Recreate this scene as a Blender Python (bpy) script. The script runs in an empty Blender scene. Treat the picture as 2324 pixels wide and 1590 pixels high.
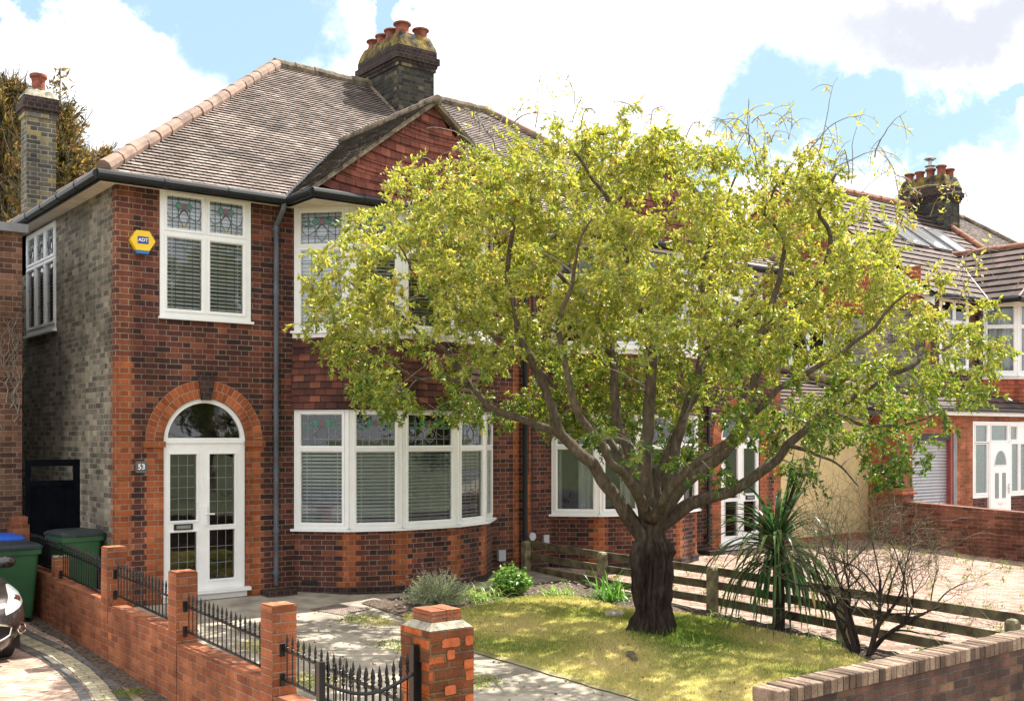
import bpy, math, random
import numpy as np
from mathutils import Vector, Matrix
random.seed(7); rng = np.random.default_rng(11)
scn = bpy.context.scene
PI = math.pi
# ------------------------------------------------------------------ camera
CAM = Vector((-4.593, -14.5, 2.25)); FW = Vector((.609, .793, 0)); RT = Vector((.793, -.609, 0))
cd = bpy.data.cameras.new('camera'); cam = bpy.data.objects.new('camera', cd); scn.collection.objects.link(cam)
cam.location = CAM
cam.rotation_euler = (PI/2, 0, math.atan2(-FW.x, FW.y))
cd.sensor_width = 36; cd.lens = 36*2478/2323; cd.shift_y = .0835; cd.clip_end = 3000; cd.clip_start = .1
scn.camera = cam
def at(px, py, d):
    """a point at distance d ahead of where the photographer stood"""
    return CAM + FW*d + RT*((px-1161.5)/2478*d) + Vector((0, 0, (989-py)/2478*d))
def G(y): return .042*max(min(y, 0), -9.6)          # garden level
def GL(y): return -.18+.037*max(min(y, 2), -9.6)     # left driveway level
# ------------------------------------------------------------------ node helpers
def newmat(name):
    m = bpy.data.materials.new(name); m.use_nodes = True
    nt = m.node_tree; nt.nodes.clear()
    out = nt.nodes.new('ShaderNodeOutputMaterial'); b = nt.nodes.new('ShaderNodeBsdfPrincipled')
    nt.links.new(b.outputs[0], out.inputs[0]); return m, nt, b, out
def N(nt, t, **k):
    n = nt.nodes.new(t)
    for a, v in k.items(): setattr(n, a, v)
    return n
def L(nt, a, b): nt.links.new(a, b)
def M(nt, op, a, b=None, c=None):
    n = nt.nodes.new('ShaderNodeMath'); n.operation = op
    for i, v in enumerate((a, b, c)):
        if v is None: continue
        if isinstance(v, (int, float)): n.inputs[i].default_value = v
        else: nt.links.new(v, n.inputs[i])
    return n.outputs[0]
def ramp(nt, fac, stops, interp='LINEAR'):
    r = nt.nodes.new('ShaderNodeValToRGB'); r.color_ramp.interpolation = interp
    e = r.color_ramp.elements
    while len(e) < len(stops): e.new(.5)
    for i, (p, c) in enumerate(stops):
        e[i].position = p; e[i].color = (*c, 1) if len(c) == 3 else c
    nt.links.new(fac, r.inputs[0]); return r.outputs[0]
def mix(nt, fac, a, b, typ='MIX'):
    n = nt.nodes.new('ShaderNodeMix'); n.data_type = 'RGBA'; n.blend_type = typ
    for s, v in ((n.inputs[0], fac), (n.inputs[6], a), (n.inputs[7], b)):
        if isinstance(v, (int, float)): s.default_value = v
        elif isinstance(v, tuple): s.default_value = (*v, 1) if len(v) == 3 else v
        else: nt.links.new(v, s)
    return n.outputs[2]
def noise(nt, scale, detail=4, vec=None, rough=.6, dist=0.):
    n = nt.nodes.new('ShaderNodeTexNoise'); n.inputs['Scale'].default_value = scale
    n.inputs['Detail'].default_value = detail; n.inputs['Roughness'].default_value = rough
    n.inputs['Distortion'].default_value = dist
    if vec is None:
        tc = nt.nodes.new('ShaderNodeNewGeometry'); vec = tc.outputs['Position']
    nt.links.new(vec, n.inputs['Vector']); return n.outputs[0]
def bump(nt, b, h, dist=.01, strength=1.):
    n = nt.nodes.new('ShaderNodeBump'); n.inputs['Distance'].default_value = dist
    n.inputs['Strength'].default_value = strength
    nt.links.new(h, n.inputs['Height']); nt.links.new(n.outputs[0], b.inputs['Normal'])
def bond(nt, Lw, Hw, row, mort_or_shade, wob=.0025, uvscale=1., rot=0):
    """masonry pattern: returns mortar mask, random per unit, second random"""
    uv = nt.nodes.new('ShaderNodeUVMap').outputs[0]
    if rot:
        mp = nt.nodes.new('ShaderNodeMapping'); mp.inputs['Rotation'].default_value[2] = rot
        nt.links.new(uv, mp.inputs[0]); uv = mp.outputs[0]
    if wob:
        nn = nt.nodes.new('ShaderNodeTexNoise'); nn.inputs['Scale'].default_value = 14; nt.links.new(uv, nn.inputs['Vector'])
        v1 = nt.nodes.new('ShaderNodeVectorMath'); v1.operation = 'SUBTRACT'; v1.inputs[1].default_value = (.5, .5, .5)
        nt.links.new(nn.outputs[1], v1.inputs[0])
        v2 = nt.nodes.new('ShaderNodeVectorMath'); v2.operation = 'MULTIPLY_ADD'; v2.inputs[1].default_value = (wob*4,)*3
        nt.links.new(v1.outputs[0], v2.inputs[0]); nt.links.new(uv, v2.inputs[2]); uv = v2.outputs[0]
    s = nt.nodes.new('ShaderNodeSeparateXYZ'); nt.links.new(uv, s.inputs[0])
    u, v = s.outputs[0], s.outputs[1]
    P = Lw+Hw
    vr = M(nt, 'DIVIDE', v, row); r = M(nt, 'FLOOR', vr); fv = M(nt, 'FRACT', vr)
    odd = M(nt, 'FLOORED_MODULO', r, 2.)
    uu = M(nt, 'ADD', M(nt, 'DIVIDE', u, P), M(nt, 'MULTIPLY', odd, .5))
    cell = M(nt, 'FLOOR', uu); fu = M(nt, 'MULTIPLY', M(nt, 'FRACT', uu), P)
    if Hw > 0:
        isH = M(nt, 'GREATER_THAN', fu, Lw)
        loc = M(nt, 'SUBTRACT', fu, M(nt, 'MULTIPLY', isH, Lw))
        w = M(nt, 'SUBTRACT', Lw, M(nt, 'MULTIPLY', isH, Lw-Hw))
        cid = M(nt, 'ADD', M(nt, 'MULTIPLY', cell, 2.), isH)
    else:
        loc = fu; w = Lw; cid = cell
        w = M(nt, 'ADD', Lw, 0.)
    du = M(nt, 'MINIMUM', loc, M(nt, 'SUBTRACT', w, loc))
    dv = M(nt, 'MULTIPLY', M(nt, 'MINIMUM', fv, M(nt, 'SUBTRACT', 1., fv)), row)
    d = M(nt, 'MINIMUM', du, dv)
    mr = nt.nodes.new('ShaderNodeMapRange'); mr.interpolation_type = 'SMOOTHSTEP'
    mr.inputs[1].default_value = mort_or_shade*.5-.0015; mr.inputs[2].default_value = mort_or_shade*.5+.0025
    mr.inputs[3].default_value = 1; mr.inputs[4].default_value = 0
    nt.links.new(d, mr.inputs[0])
    cb = nt.nodes.new('ShaderNodeCombineXYZ'); nt.links.new(cid, cb.inputs[0]); nt.links.new(r, cb.inputs[1])
    wn = nt.nodes.new('ShaderNodeTexWhiteNoise'); wn.noise_dimensions = '3D'; nt.links.new(cb.outputs[0], wn.inputs['Vector'])
    sp = nt.nodes.new('ShaderNodeSeparateColor'); nt.links.new(wn.outputs['Color'], sp.inputs[0])
    return mr.outputs[0], sp.outputs[0], sp.outputs[1]
def masonry(name, stops, mortar, Lw=.225, Hw=.1125, row=.075, mort_or_shade=.011, stain=(.5, 1.), stain_col=None, rough=.85, bd=.006, rot=0, grain=.25, stainscale=.7, wob=.0025):
    m, nt, b, _ = newmat(name)
    mk, r1, r2 = bond(nt, Lw, Hw, row, mort_or_shade, rot=rot, wob=wob)
    col = ramp(nt, r1, stops)
    g = noise(nt, 60, 5)
    gm = ramp(nt, g, [(.25, (1-grain,)*3), (.75, (1+grain,)*3)])
    col = mix(nt, 1., col, gm, 'MULTIPLY')
    vb = M(nt, 'ADD', M(nt, 'MULTIPLY', r2, .35), .82)
    hv = nt.nodes.new('ShaderNodeHueSaturation'); L(nt, vb, hv.inputs['Value']); L(nt, col, hv.inputs['Color'])
    mcol = mix(nt, 1., mortar, ramp(nt, noise(nt, 8, 4), [(.3, (.7,)*3), (.7, (1.15,)*3)]), 'MULTIPLY')
    col = mix(nt, mk, hv.outputs[0], mcol)
    st = ramp(nt, noise(nt, stainscale, 6, rough=.65), [(.35, (stain[0],)*3 if stain_col is None else stain_col), (.62, (stain[1],)*3)])
    col = mix(nt, 1., col, st, 'MULTIPLY')
    if grain != .3:
        g2 = N(nt, 'ShaderNodeNewGeometry'); mp2 = N(nt, 'ShaderNodeMapping'); mp2.inputs['Scale'].default_value = (2.6, 2.6, .3); L(nt, g2.outputs[0], mp2.inputs[0])
        col = mix(nt, 1., col, ramp(nt, noise(nt, 1.6, 6, mp2.outputs[0], .6), [(.33, (.68, .66, .64)), (.6, (1.06,)*3)]), 'MULTIPLY')
    L(nt, col, b.inputs['Base Color']); b.inputs['Roughness'].default_value = rough
    b.inputs['Specular IOR Level'].default_value = .3
    h = M(nt, 'ADD', M(nt, 'MULTIPLY', mk, -1.), M(nt, 'ADD', M(nt, 'MULTIPLY', g, .5), M(nt, 'MULTIPLY', r2, .25)))
    bump(nt, b, h, bd); return m
def plain(name, col, rough=.6, var=.15, scale=6, bd=.0, spec=.5, metal=0, detail=5, col2=None, lo=.35, hi=.65, bscale=None, coat=0):
    m, nt, b, _ = newmat(name)
    n = noise(nt, scale, detail)
    c1 = tuple(max(0, c*(1-var)) for c in col); c2 = col2 or tuple(min(1, c*(1+var)) for c in col)
    L(nt, ramp(nt, n, [(lo, c1), (hi, c2)]), b.inputs['Base Color'])
    b.inputs['Roughness'].default_value = rough; b.inputs['Specular IOR Level'].default_value = spec
    b.inputs['Metallic'].default_value = metal; b.inputs['Coat Weight'].default_value = coat
    if bd: bump(nt, b, noise(nt, bscale or scale*3, 6), bd)
    return m
def leafmat(name, stops, transl=.5, rough=.45, spec=.5):
    m, nt, b, out = newmat(name)
    a = N(nt, 'ShaderNodeAttribute', attribute_name='rnd')
    col = ramp(nt, a.outputs['Fac'], stops)
    L(nt, col, b.inputs['Base Color']); b.inputs['Roughness'].default_value = rough; b.inputs['Specular IOR Level'].default_value = spec
    t = N(nt, 'ShaderNodeBsdfTranslucent'); hs = N(nt, 'ShaderNodeHueSaturation'); hs.inputs['Value'].default_value = 1.35; hs.inputs['Saturation'].default_value = 1.1
    L(nt, col, hs.inputs['Color']); L(nt, hs.outputs[0], t.inputs[0])
    ms = N(nt, 'ShaderNodeMixShader'); ms.inputs[0].default_value = transl
    L(nt, b.outputs[0], ms.inputs[1]); L(nt, t.outputs[0], ms.inputs[2]); L(nt, ms.outputs[0], out.inputs[0]); return m
def glassmat(name, tint=(.75, .8, .8), refl=1.0, wav=0.0004):
    m, nt, b, out = newmat(name); nt.nodes.remove(b)
    tr = N(nt, 'ShaderNodeBsdfTransparent'); tr.inputs[0].default_value = (*tint, 1)
    gl = N(nt, 'ShaderNodeBsdfGlossy'); gl.inputs['Roughness'].default_value = .02; gl.inputs[0].default_value = (refl, refl, refl, 1)
    fr = N(nt, 'ShaderNodeFresnel'); fr.inputs[0].default_value = 1.75
    n = noise(nt, 1.8, 2); bp = N(nt, 'ShaderNodeBump'); bp.inputs['Distance'].default_value = wav*6; L(nt, n, bp.inputs['Height'])
    L(nt, bp.outputs[0], gl.inputs['Normal']); L(nt, bp.outputs[0], fr.inputs['Normal'])
    ms = N(nt, 'ShaderNodeMixShader'); L(nt, fr.outputs[0], ms.inputs[0]); L(nt, tr.outputs[0], ms.inputs[1]); L(nt, gl.outputs[0], ms.inputs[2])
    L(nt, ms.outputs[0], out.inputs[0]); return m
# ------------------------------------------------------------------ materials
RED = [(0, (.034, .018, .02)), (.2, (.056, .024, .022)), (.5, (.095, .031, .024)), (.75, (.13, .039, .027)), (.93, (.175, .053, .031)), (1, (.23, .075, .038))]
ORA = [(0, (.26, .066, .025)), (.5, (.34, .088, .03)), (1, (.43, .125, .043))]
MAT = {}
MAT['red'] = masonry('red_multi_brick', RED, (.27, .2, .14), stain=(.72, 1.08), mort_or_shade=.0095)
MAT['orange'] = masonry('orange_brick', ORA, (.36, .27, .18), stain=(.72, 1.05), mort_or_shade=.009)
MAT['stock'] = masonry('grey_stock_brick', [(0, (.12, .108, .086)), (.35, (.23, .205, .155)), (.7, (.35, .31, .235)), (1, (.44, .38, .27))], (.46, .41, .32), stain=(.3, 1.1), stainscale=.36)
MAT['chim'] = masonry('sooty_stock_brick', [(0, (.022, .02, .019)), (.55, (.05, .046, .039)), (.85, (.085, .075, .05)), (1, (.22, .18, .08))], (.11, .1, .08), stain=(.6, 1.1), bd=.01)
MAT['chimside'] = masonry('yellow_grey_stock_brick', [(0, (.07, .068, .064)), (.6, (.13, .122, .1)), (.85, (.22, .19, .11)), (1, (.4, .3, .09))], (.45, .4, .3), stain=(.6, 1.1), bd=.01)
MAT['nbrick'] = masonry('brown_brick', [(0, (.08, .035, .027)), (.5, (.16, .075, .046)), (1, (.24, .12, .07))], (.3, .23, .17), stain=(.45, 1.05))
MAT['gardenbrick'] = masonry('garden_wall_brick', [(0, (.26, .075, .032)), (.5, (.34, .105, .042)), (1, (.42, .14, .056))], (.34, .21, .14), Hw=0., stain=(.6, 1.08), bd=.006, grain=.35, stainscale=1.5)
MAT['pierbrick'] = masonry('weathered_pier_brick', [(0, (.14, .05, .022)), (.5, (.24, .075, .03)), (.8, (.42, .11, .03)), (1, (.55, .14, .035))], (.2, .13, .075), Hw=0., stain_col=(.6, .5, .3), stain=(.6, 1.1), bd=.012, grain=.4, stainscale=3, mort_or_shade=.014)
MAT['frontwall'] = masonry('old_brown_wall_brick', [(0, (.06, .035, .028)), (.4, (.1, .05, .038)), (.75, (.15, .07, .046)), (1, (.26, .17, .09))], (.12, .1, .085), Hw=0., stain=(.5, 1.15), bd=.014, grain=.45, stainscale=2.5, mort_or_shade=.012, wob=.005)
MAT['darkbrick'] = masonry('dark_engineering_brick', [(0, (.025, .018, .018)), (1, (.07, .034, .03))], (.12, .1, .08), Lw=.1125, Hw=0., bd=.006)
TIL = [(0, (.185, .145, .122)), (.25, (.235, .182, .154)), (.75, (.28, .217, .186)), (1, (.34, .27, .235))]
def tilemat(name, stops, w=.165, mk=.22, row=.1, moss=None, rough=.8, mort_or_shade=.0055):  # dark tile joints, with the shade under each course painted in
    m = masonry(name, stops, tuple(c*mk for c in stops[0][1]), Lw=w, Hw=0., row=row, mort_or_shade=mort_or_shade, stain=(.5, 1.12), bd=.004, wob=0, rough=rough, grain=.25, stainscale=.9)
    return m
MAT['roof'] = tilemat('clay_roof_tile', TIL, mort_or_shade=.012)
MAT['roofold'] = tilemat('lichened_dark_tile', [(0, (.1, .085, .07)), (.5, (.24, .21, .17)), (1, (.55, .5, .42))], mort_or_shade=.006, mk=.8)
MAT['concretetile'] = tilemat('brown_concrete_tile', [(0, (.07, .044, .036)), (1, (.12, .072, .058))], w=.3, row=.3)
MAT['hung'] = tilemat('red_hanging_tile', [(0, (.15, .045, .033)), (.4, (.2, .058, .04)), (.8, (.25, .075, .05)), (1, (.29, .095, .06))])
MAT['hungred'] = tilemat('orange_hanging_tile', [(0, (.34, .085, .04)), (.5, (.4, .1, .05)), (1, (.46, .13, .065))])
MAT['hungdark'] = tilemat('brown_hanging_tile', [(0, (.06, .026, .024)), (.4, (.1, .036, .028)), (.8, (.15, .052, .036)), (1, (.22, .08, .045))])
MAT['ridge'] = plain('ridge_tile', (.21, .135, .1), .9, .35, 4, .004)
MAT['ridgeold'] = plain('weathered_ridge_tile', (.115, .09, .068), .9, .5, 7, .008, col2=(.24, .19, .13))
MAT['ridgeorange'] = plain('orange_ridge_tile', (.27, .115, .065), .8, .4, 7, .004)
MAT['white'] = plain('white_upvc', (.82, .82, .8), .35, .03, 5, spec=.5)
MAT['cream'] = plain('cream_soffit', (.66, .6, .48), .6, .12, 4)
MAT['blackp'] = plain('black_plastic', (.014, .015, .017), .42, .25, 4, spec=.35)
MAT['greypipe'] = plain('blue_grey_pipe', (.075, .085, .105), .45, .3, 3)
MAT['iron'] = plain('black_iron', (.009, .008, .008), .3, .4, 12, .0005, spec=.4)
MAT['glass'] = glassmat('window_glass', (.9, .94, .95))
MAT['frosted'] = plain('frosted_glass', (.2, .25, .25), .15, .2, 30, spec=.6)
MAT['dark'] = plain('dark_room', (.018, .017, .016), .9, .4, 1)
MAT['blind'] = plain('white_blind', (.85, .87, .88), .5, .05, 2)
MAT['curtain'] = plain('pale_curtain', (.6, .62, .6), .8, .1, 3)
MAT['lead'] = plain('lead_came', (.2, .21, .22), .4, .2, 10, spec=.6)
MAT['leaddark'] = plain('dark_lead_came', (.05, .055, .06), .4, .2, 10, spec=.6)
MAT['sgreen'] = plain('green_stained_glass', (.02, .16, .1), .15, .3, 20)
MAT['splum'] = plain('plum_stained_glass', (.16, .05, .07), .15, .3, 20)
MAT['syellow'] = plain('yellow_stained_glass', (.6, .45, .05), .15, .1, 20)
MAT['pot'] = plain('terracotta_pot', (.2, .055, .03), .8, .5, 9, .004)
MAT['mortarcap'] = plain('lichened_mortar', (.045, .04, .03), .95, .5, 5, .03, col2=(.26, .17, .02), lo=.42, hi=.68)
MAT['palecap'] = plain('pale_mortar', (.3, .27, .2), .95, .4, 14, .02)
MAT['concrete'] = plain('concrete_path', (.29, .25, .195), .92, .4, 2.2, .006, detail=8, bscale=60)
MAT['tarmac'] = plain('asphalt', (.07, .07, .07), .9, .2, 20, .004)
MAT['soil'] = plain('bark_strewn_soil', (.09, .06, .045), .95, .6, 22, .05, col2=(.24, .17, .12), detail=8)
MAT['field'] = plain('grassy_ground', (.1, .12, .05), .95, .4, .6, .02)
MAT['pave'] = masonry('pink_block_paving', [(0, (.36, .24, .18)), (.5, (.44, .31, .24)), (1, (.5, .37, .29))], (.2, .16, .11), Lw=.2, Hw=0., row=.1, mort_or_shade=.007, stain=(.78, 1.06), bd=.004, rot=PI/4)
MAT['pavegrey'] = masonry('charcoal_block_paving', [(0, (.13, .125, .12)), (1, (.22, .205, .19))], (.1, .09, .07), Lw=.2, Hw=0., row=.1, mort_or_shade=.007, bd=.004)
MAT['pavecream'] = masonry('cream_block_paving', [(0, (.48, .42, .27)), (1, (.6, .53, .36))], (.22, .2, .12), Lw=.2, Hw=0., row=.1, mort_or_shade=.008, bd=.004)
MAT['drive'] = masonry('red_block_paving', [(0, (.27, .16, .125)), (.5, (.35, .23, .185)), (1, (.41, .29, .24))], (.16, .15, .07), Lw=.2, Hw=0., row=.1, mort_or_shade=.01, stain=(.86, 1.04), bd=.008, rot=PI/4, grain=.12)
MAT['render'] = plain('ochre_render', (.56, .43, .21), .9, .1, 2, .002)
MAT['fascia'] = plain('pale_fascia', (.7, .66, .58), .6, .1, 3)
MAT['greymetal'] = plain('grey_lintel', (.2, .2, .2), .5, .2, 3)
MAT['shutter'] = plain('grey_shutter', (.42, .43, .45), .4, .08, 3, metal=.3)
MAT['steel'] = plain('flue_steel', (.3, .3, .3), .3, .2, 3, metal=.9)
MAT['redpost'] = plain('red_painted_post', (.3, .06, .05), .6, .15, 5)
MAT['oldwood'] = plain('weathered_fence_wood', (.075, .055, .03), .9, .5, 5, .006, col2=(.17, .14, .075))
MAT['postwood'] = plain('mossy_post_wood', (.16, .13, .07), .9, .4, 9, .008, col2=(.3, .26, .15))
MAT['blackwood'] = plain('black_gate_boards', (.004, .005, .007), .95, .3, 6)
MAT['blackwood'].node_tree.nodes['Principled BSDF'].inputs['Specular IOR Level'].default_value = .05
MAT['bark'] = plain('tree_bark', (.028, .02, .016), .95, .5, 9, .06, col2=(.085, .062, .05), detail=8)
MAT['limb'] = plain('limb_bark', (.065, .048, .03), .9, .45, 14, .012, col2=(.15, .12, .08), detail=6)
def barkmat():
    m, nt, b, _ = newmat('tree_bark'); g = N(nt, 'ShaderNodeNewGeometry'); sp = N(nt, 'ShaderNodeSeparateXYZ'); L(nt, g.outputs[0], sp.inputs[0])
    mp = N(nt, 'ShaderNodeMapping'); mp.inputs['Scale'].default_value = (1, 1, .35); L(nt, g.outputs[0], mp.inputs[0])
    n1 = noise(nt, 16, 8, mp.outputs[0], .7); n2 = noise(nt, 4, 4)
    z = M(nt, 'ADD', sp.outputs[2], M(nt, 'MULTIPLY', n2, 1.1)); f = N(nt, 'ShaderNodeMapRange'); L(nt, z, f.inputs[0]); f.inputs[1].default_value = 1.35; f.inputs[2].default_value = 2.1
    dk = ramp(nt, n1, [(.3, (.014, .01, .009)), (.55, (.045, .032, .026)), (.75, (.1, .075, .062))]); lt = ramp(nt, n1, [(.3, (.05, .038, .026)), (.55, (.13, .102, .07)), (.75, (.25, .21, .155))])
    L(nt, mix(nt, f.outputs[0], dk, lt), b.inputs['Base Color']); b.inputs['Roughness'].default_value = .95; b.inputs['Specular IOR Level'].default_value = .2
    bump(nt, b, n1, .05); return m
MAT['twig'] = plain('grey_twig', (.19, .16, .125), .8, .3, 20)
MAT['bark'] = MAT['limb'] = barkmat()
MAT['drybark'] = plain('shrub_twig', (.14, .12, .075), .9, .4, 20)
MAT['bingreen'] = plain('green_bin_plastic', (.025, .1, .035), .5, .15, 4)
MAT['binlid'] = plain('dark_bin_lid', (.02, .028, .03), .45, .2, 4)
MAT['binblue'] = plain('blue_bin_lid', (.015, .1, .5), .4, .1, 4)
MAT['rubber'] = plain('tyre_rubber', (.015, .015, .015), .8, .2, 6)
MAT['carpaint'] = plain('brown_black_car_paint', (.035, .027, .025), .25, .05, 4, metal=.4, coat=1.)
MAT['chrome'] = plain('chrome', (.75, .75, .75), .08, .02, 4, metal=1.)
MAT['lamp'] = plain('headlamp_reflector', (.5, .51, .53), .15, .12, 25, metal=.3, coat=1.)
MAT['yellow'] = plain('yellow_plastic', (.85, .56, .01), .35, .03, 3)
MAT['blue'] = plain('blue_plastic', (.02, .16, .5), .35, .05, 3)
MAT['navy'] = plain('navy_panel', (.02, .04, .25), .4, .03, 3)
MAT['whitetext'] = plain('white_lettering', (.85, .85, .85), .4, .02, 3)
MAT['slate'] = plain('slate_plaque', (.1, .105, .115), .5, .15, 12)
MAT['meter'] = plain('pale_grey_box', (.42, .44, .47), .5, .06, 5)
MAT['cover'] = masonry('manhole_tread', [(0, (.26, .2, .17)), (1, (.36, .28, .24))], (.18, .14, .12), Lw=.03, Hw=0., row=.03, mort_or_shade=.006, bd=.002, wob=0)
MAT['stone'] = plain('pale_stone', (.35, .3, .24), .9, .3, 10, .01)
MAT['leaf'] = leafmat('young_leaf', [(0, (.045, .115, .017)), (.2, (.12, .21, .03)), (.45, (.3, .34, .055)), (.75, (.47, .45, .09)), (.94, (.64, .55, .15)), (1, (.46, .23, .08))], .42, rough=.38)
MAT['conifer'] = leafmat('cypress_foliage', [(0, (.03, .03, .014)), (.3, (.08, .07, .025)), (.5, (.22, .16, .04)), (.72, (.3, .16, .075)), (1, (.44, .32, .09))], .4, .7, .2)
MAT['cordy'] = leafmat('strap_leaf', [(0, (.02, .06, .022)), (.5, (.045, .11, .035)), (.85, (.13, .2, .06)), (1, (.28, .22, .1))], .35, .35, .5)
MAT['lav'] = leafmat('lavender_leaf', [(0, (.3, .36, .19)), (.8, (.5, .56, .36)), (.93, (.55, .55, .4)), (1, (.2, .13, .15))], .3, .7, .2)
MAT['herb'] = leafmat('bright_leaf', [(0, (.06, .17, .03)), (.5, (.14, .3, .05)), (1, (.35, .45, .12))], .4, .35, .5)
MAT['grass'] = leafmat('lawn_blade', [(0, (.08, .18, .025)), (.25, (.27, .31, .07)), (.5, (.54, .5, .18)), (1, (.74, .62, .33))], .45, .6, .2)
MAT['weed'] = leafmat('weed_leaf', [(0, (.1, .2, .04)), (.7, (.25, .35, .06)), (.85, (.4, .12, .08)), (1, (.45, .15, .1))], .3, .6, .2)
MAT['lawn'] = plain('lawn_thatch', (.27, .235, .075), .95, .35, 1.2, .01, col2=(.44, .38, .18), bscale=80, detail=7)
MAT['farwall'] = masonry('shaded_red_wall_brick', [(0, (.12, .04, .028)), (.5, (.2, .068, .042)), (1, (.28, .1, .06))], (.26, .18, .13), Hw=0., stain=(.6, 1.08), stainscale=1.)
MAT['statue'] = plain('bronze_dark_statue', (.03, .025, .022), .5, .4, 20, .003)
# ------------------------------------------------------------------ mesh builder
class MB:
    def __init__(s, M4=None): s.v = []; s.f = []; s.uv = []; s.mi = []; s.M = M4 or Matrix(); s.m = 0; s.rnd = []
    def face(s, pts, uvs=None, smooth=None):
        P = [s.M @ Vector(p) for p in pts]
        if s.M.determinant() < 0: P.reverse(); uvs = list(reversed(uvs)) if uvs else None
        if uvs is None:
            n = Vector((0, 0, 0))
            for i in range(len(P)):
                a, b = P[i], P[(i+1) % len(P)]
                n += Vector(((a.y-b.y)*(a.z+b.z), (a.z-b.z)*(a.x+b.x), (a.x-b.x)*(a.y+b.y)))
            if n.length > 1e-12: n.normalize()
            if abs(n.z) > .95: uvs = [(p.x, p.y) for p in P]
            else:
                t = Vector((-n.y, n.x, 0)).normalized(); w = n.cross(t)
                uvs = [(p.dot(t), p.dot(w)) for p in P]
        k = len(s.v); s.v += [tuple(p) for p in P]; s.f.append(tuple(range(k, k+len(P)))); s.uv += list(uvs); s.mi.append(s.m)
    def box(s, x0, x1, y0, y1, z0, z1, skip=''):
        a = [(x0, y0), (x1, y0), (x1, y1), (x0, y1)]
        if 'b' not in skip: s.face([(x0, y1, z0), (x1, y1, z0), (x1, y0, z0), (x0, y0, z0)])
        if 't' not in skip: s.face([(x0, y0, z1), (x1, y0, z1), (x1, y1, z1), (x0, y1, z1)])
        for i in range(4):
            p, q = a[i], a[(i+1) % 4]
            s.face([(*p, z0), (*q, z0), (*q, z1), (*p, z1)])
    def prism(s, poly, z0, z1, ax='z', caps=True):
        """extrude 2D polygon (ccw) along axis"""
        def P(a, b, c): return (a, b, c) if ax == 'z' else ((a, c, b) if ax == 'y' else (c, a, b))
        n = len(poly)
        for i in range(n):
            p, q = poly[i], poly[(i+1) % n]
            s.face([P(*p, z0), P(*q, z0), P(*q, z1), P(*p, z1)])
        if caps:
            s.face([P(*p, z1) for p in poly]); s.face([P(*p, z0) for p in reversed(poly)])
    def tube(s, path, rad, n=8, cap=True):
        path = [Vector(p) for p in path]
        if isinstance(rad, (int, float)): rad = [rad]*len(path)
        rings = []; up = None
        for i, p in enumerate(path):
            d = (path[min(i+1, len(path)-1)]-path[max(i-1, 0)])
            if d.length < 1e-9: d = Vector((0, 0, 1))
            d.normalize()
            if up is None: up = Vector((0, 0, 1)) if abs(d.z) < .9 else Vector((1, 0, 0))
            a = d.cross(up).normalized(); b = a.cross(d).normalized(); up = b
            rings.append([p+(a*math.cos(2*PI*k/n)+b*math.sin(2*PI*k/n))*rad[i] for k in range(n)])
        acc = 0
        for i in range(len(rings)-1):
            l = (path[i+1]-path[i]).length
            for k in range(n):
                k2 = (k+1) % n; u0 = k/n*2*PI*rad[i]; u1 = (k+1)/n*2*PI*rad[i]
                s.face([rings[i][k], rings[i][k2], rings[i+1][k2], rings[i+1][k]], [(u0, acc), (u1, acc), (u1, acc+l), (u0, acc+l)])
            acc += l
        if cap: s.face(list(reversed(rings[0]))); s.face(rings[-1])
    def lathe(s, c, prof, n=20):
        c = Vector(c)
        R = [[c+Vector((r*math.cos(2*PI*k/n), r*math.sin(2*PI*k/n), z)) for k in range(n)] for r, z in prof]
        for i in range(len(R)-1):
            for k in range(n): s.face([R[i][k], R[i][(k+1) % n], R[i+1][(k+1) % n], R[i+1][k]])
        s.face(R[-1]); s.face(list(reversed(R[0])))
    def holes(s, x0, x1, z0, z1, hs, y=0., back=None):
        """wall face (normal -y) with rectangular holes; reveals go back to y=back"""
        xs = sorted({x0, x1, *[a for h in hs for a in (h[0], h[2]) if x0 < a < x1]}); zs = sorted({z0, z1, *[a for h in hs for a in (h[1], h[3]) if z0 < a < z1]})
        for i in range(len(xs)-1):
            for j in range(len(zs)-1):
                cx, cz = (xs[i]+xs[i+1])/2, (zs[j]+zs[j+1])/2
                if any(h[0] < cx < h[2] and h[1] < cz < h[3] for h in hs): continue
                s.face([(xs[i], y, zs[j]), (xs[i+1], y, zs[j]), (xs[i+1], y, zs[j+1]), (xs[i], y, zs[j+1])])
        if back is not None:
            for h in hs:
                a, b, c, d = h[:4]
                s.face([(a, y, b), (a, back, b), (c, back, b), (c, y, b)]); s.face([(a, y, d), (c, y, d), (c, back, d), (a, back, d)])
                s.face([(a, y, b), (a, y, d), (a, back, d), (a, back, b)]); s.face([(c, y, b), (c, back, b), (c, back, d), (c, y, d)])
    def build(s, name, mats, parent=None, smooth=False, weld=False):
        me = bpy.data.meshes.new(name); me.from_pydata(s.v, [], s.f)
        ul = me.uv_layers.new(name='UVMap'); ul.data.foreach_set('uv', np.array(s.uv, dtype=np.float32).ravel())
        if not isinstance(mats, (list, tuple)): mats = [mats]
        for m in mats: me.materials.append(MAT[m])
        me.polygons.foreach_set('material_index', s.mi)
        if weld or smooth:
            import bmesh
            bm = bmesh.new(); bm.from_mesh(me); bmesh.ops.remove_doubles(bm, verts=bm.verts, dist=.0004); bm.to_mesh(me); bm.free()
        if smooth: me.polygons.foreach_set('use_smooth', [True]*len(me.polygons))
        o = bpy.data.objects.new(name, me); scn.collection.objects.link(o)
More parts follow.
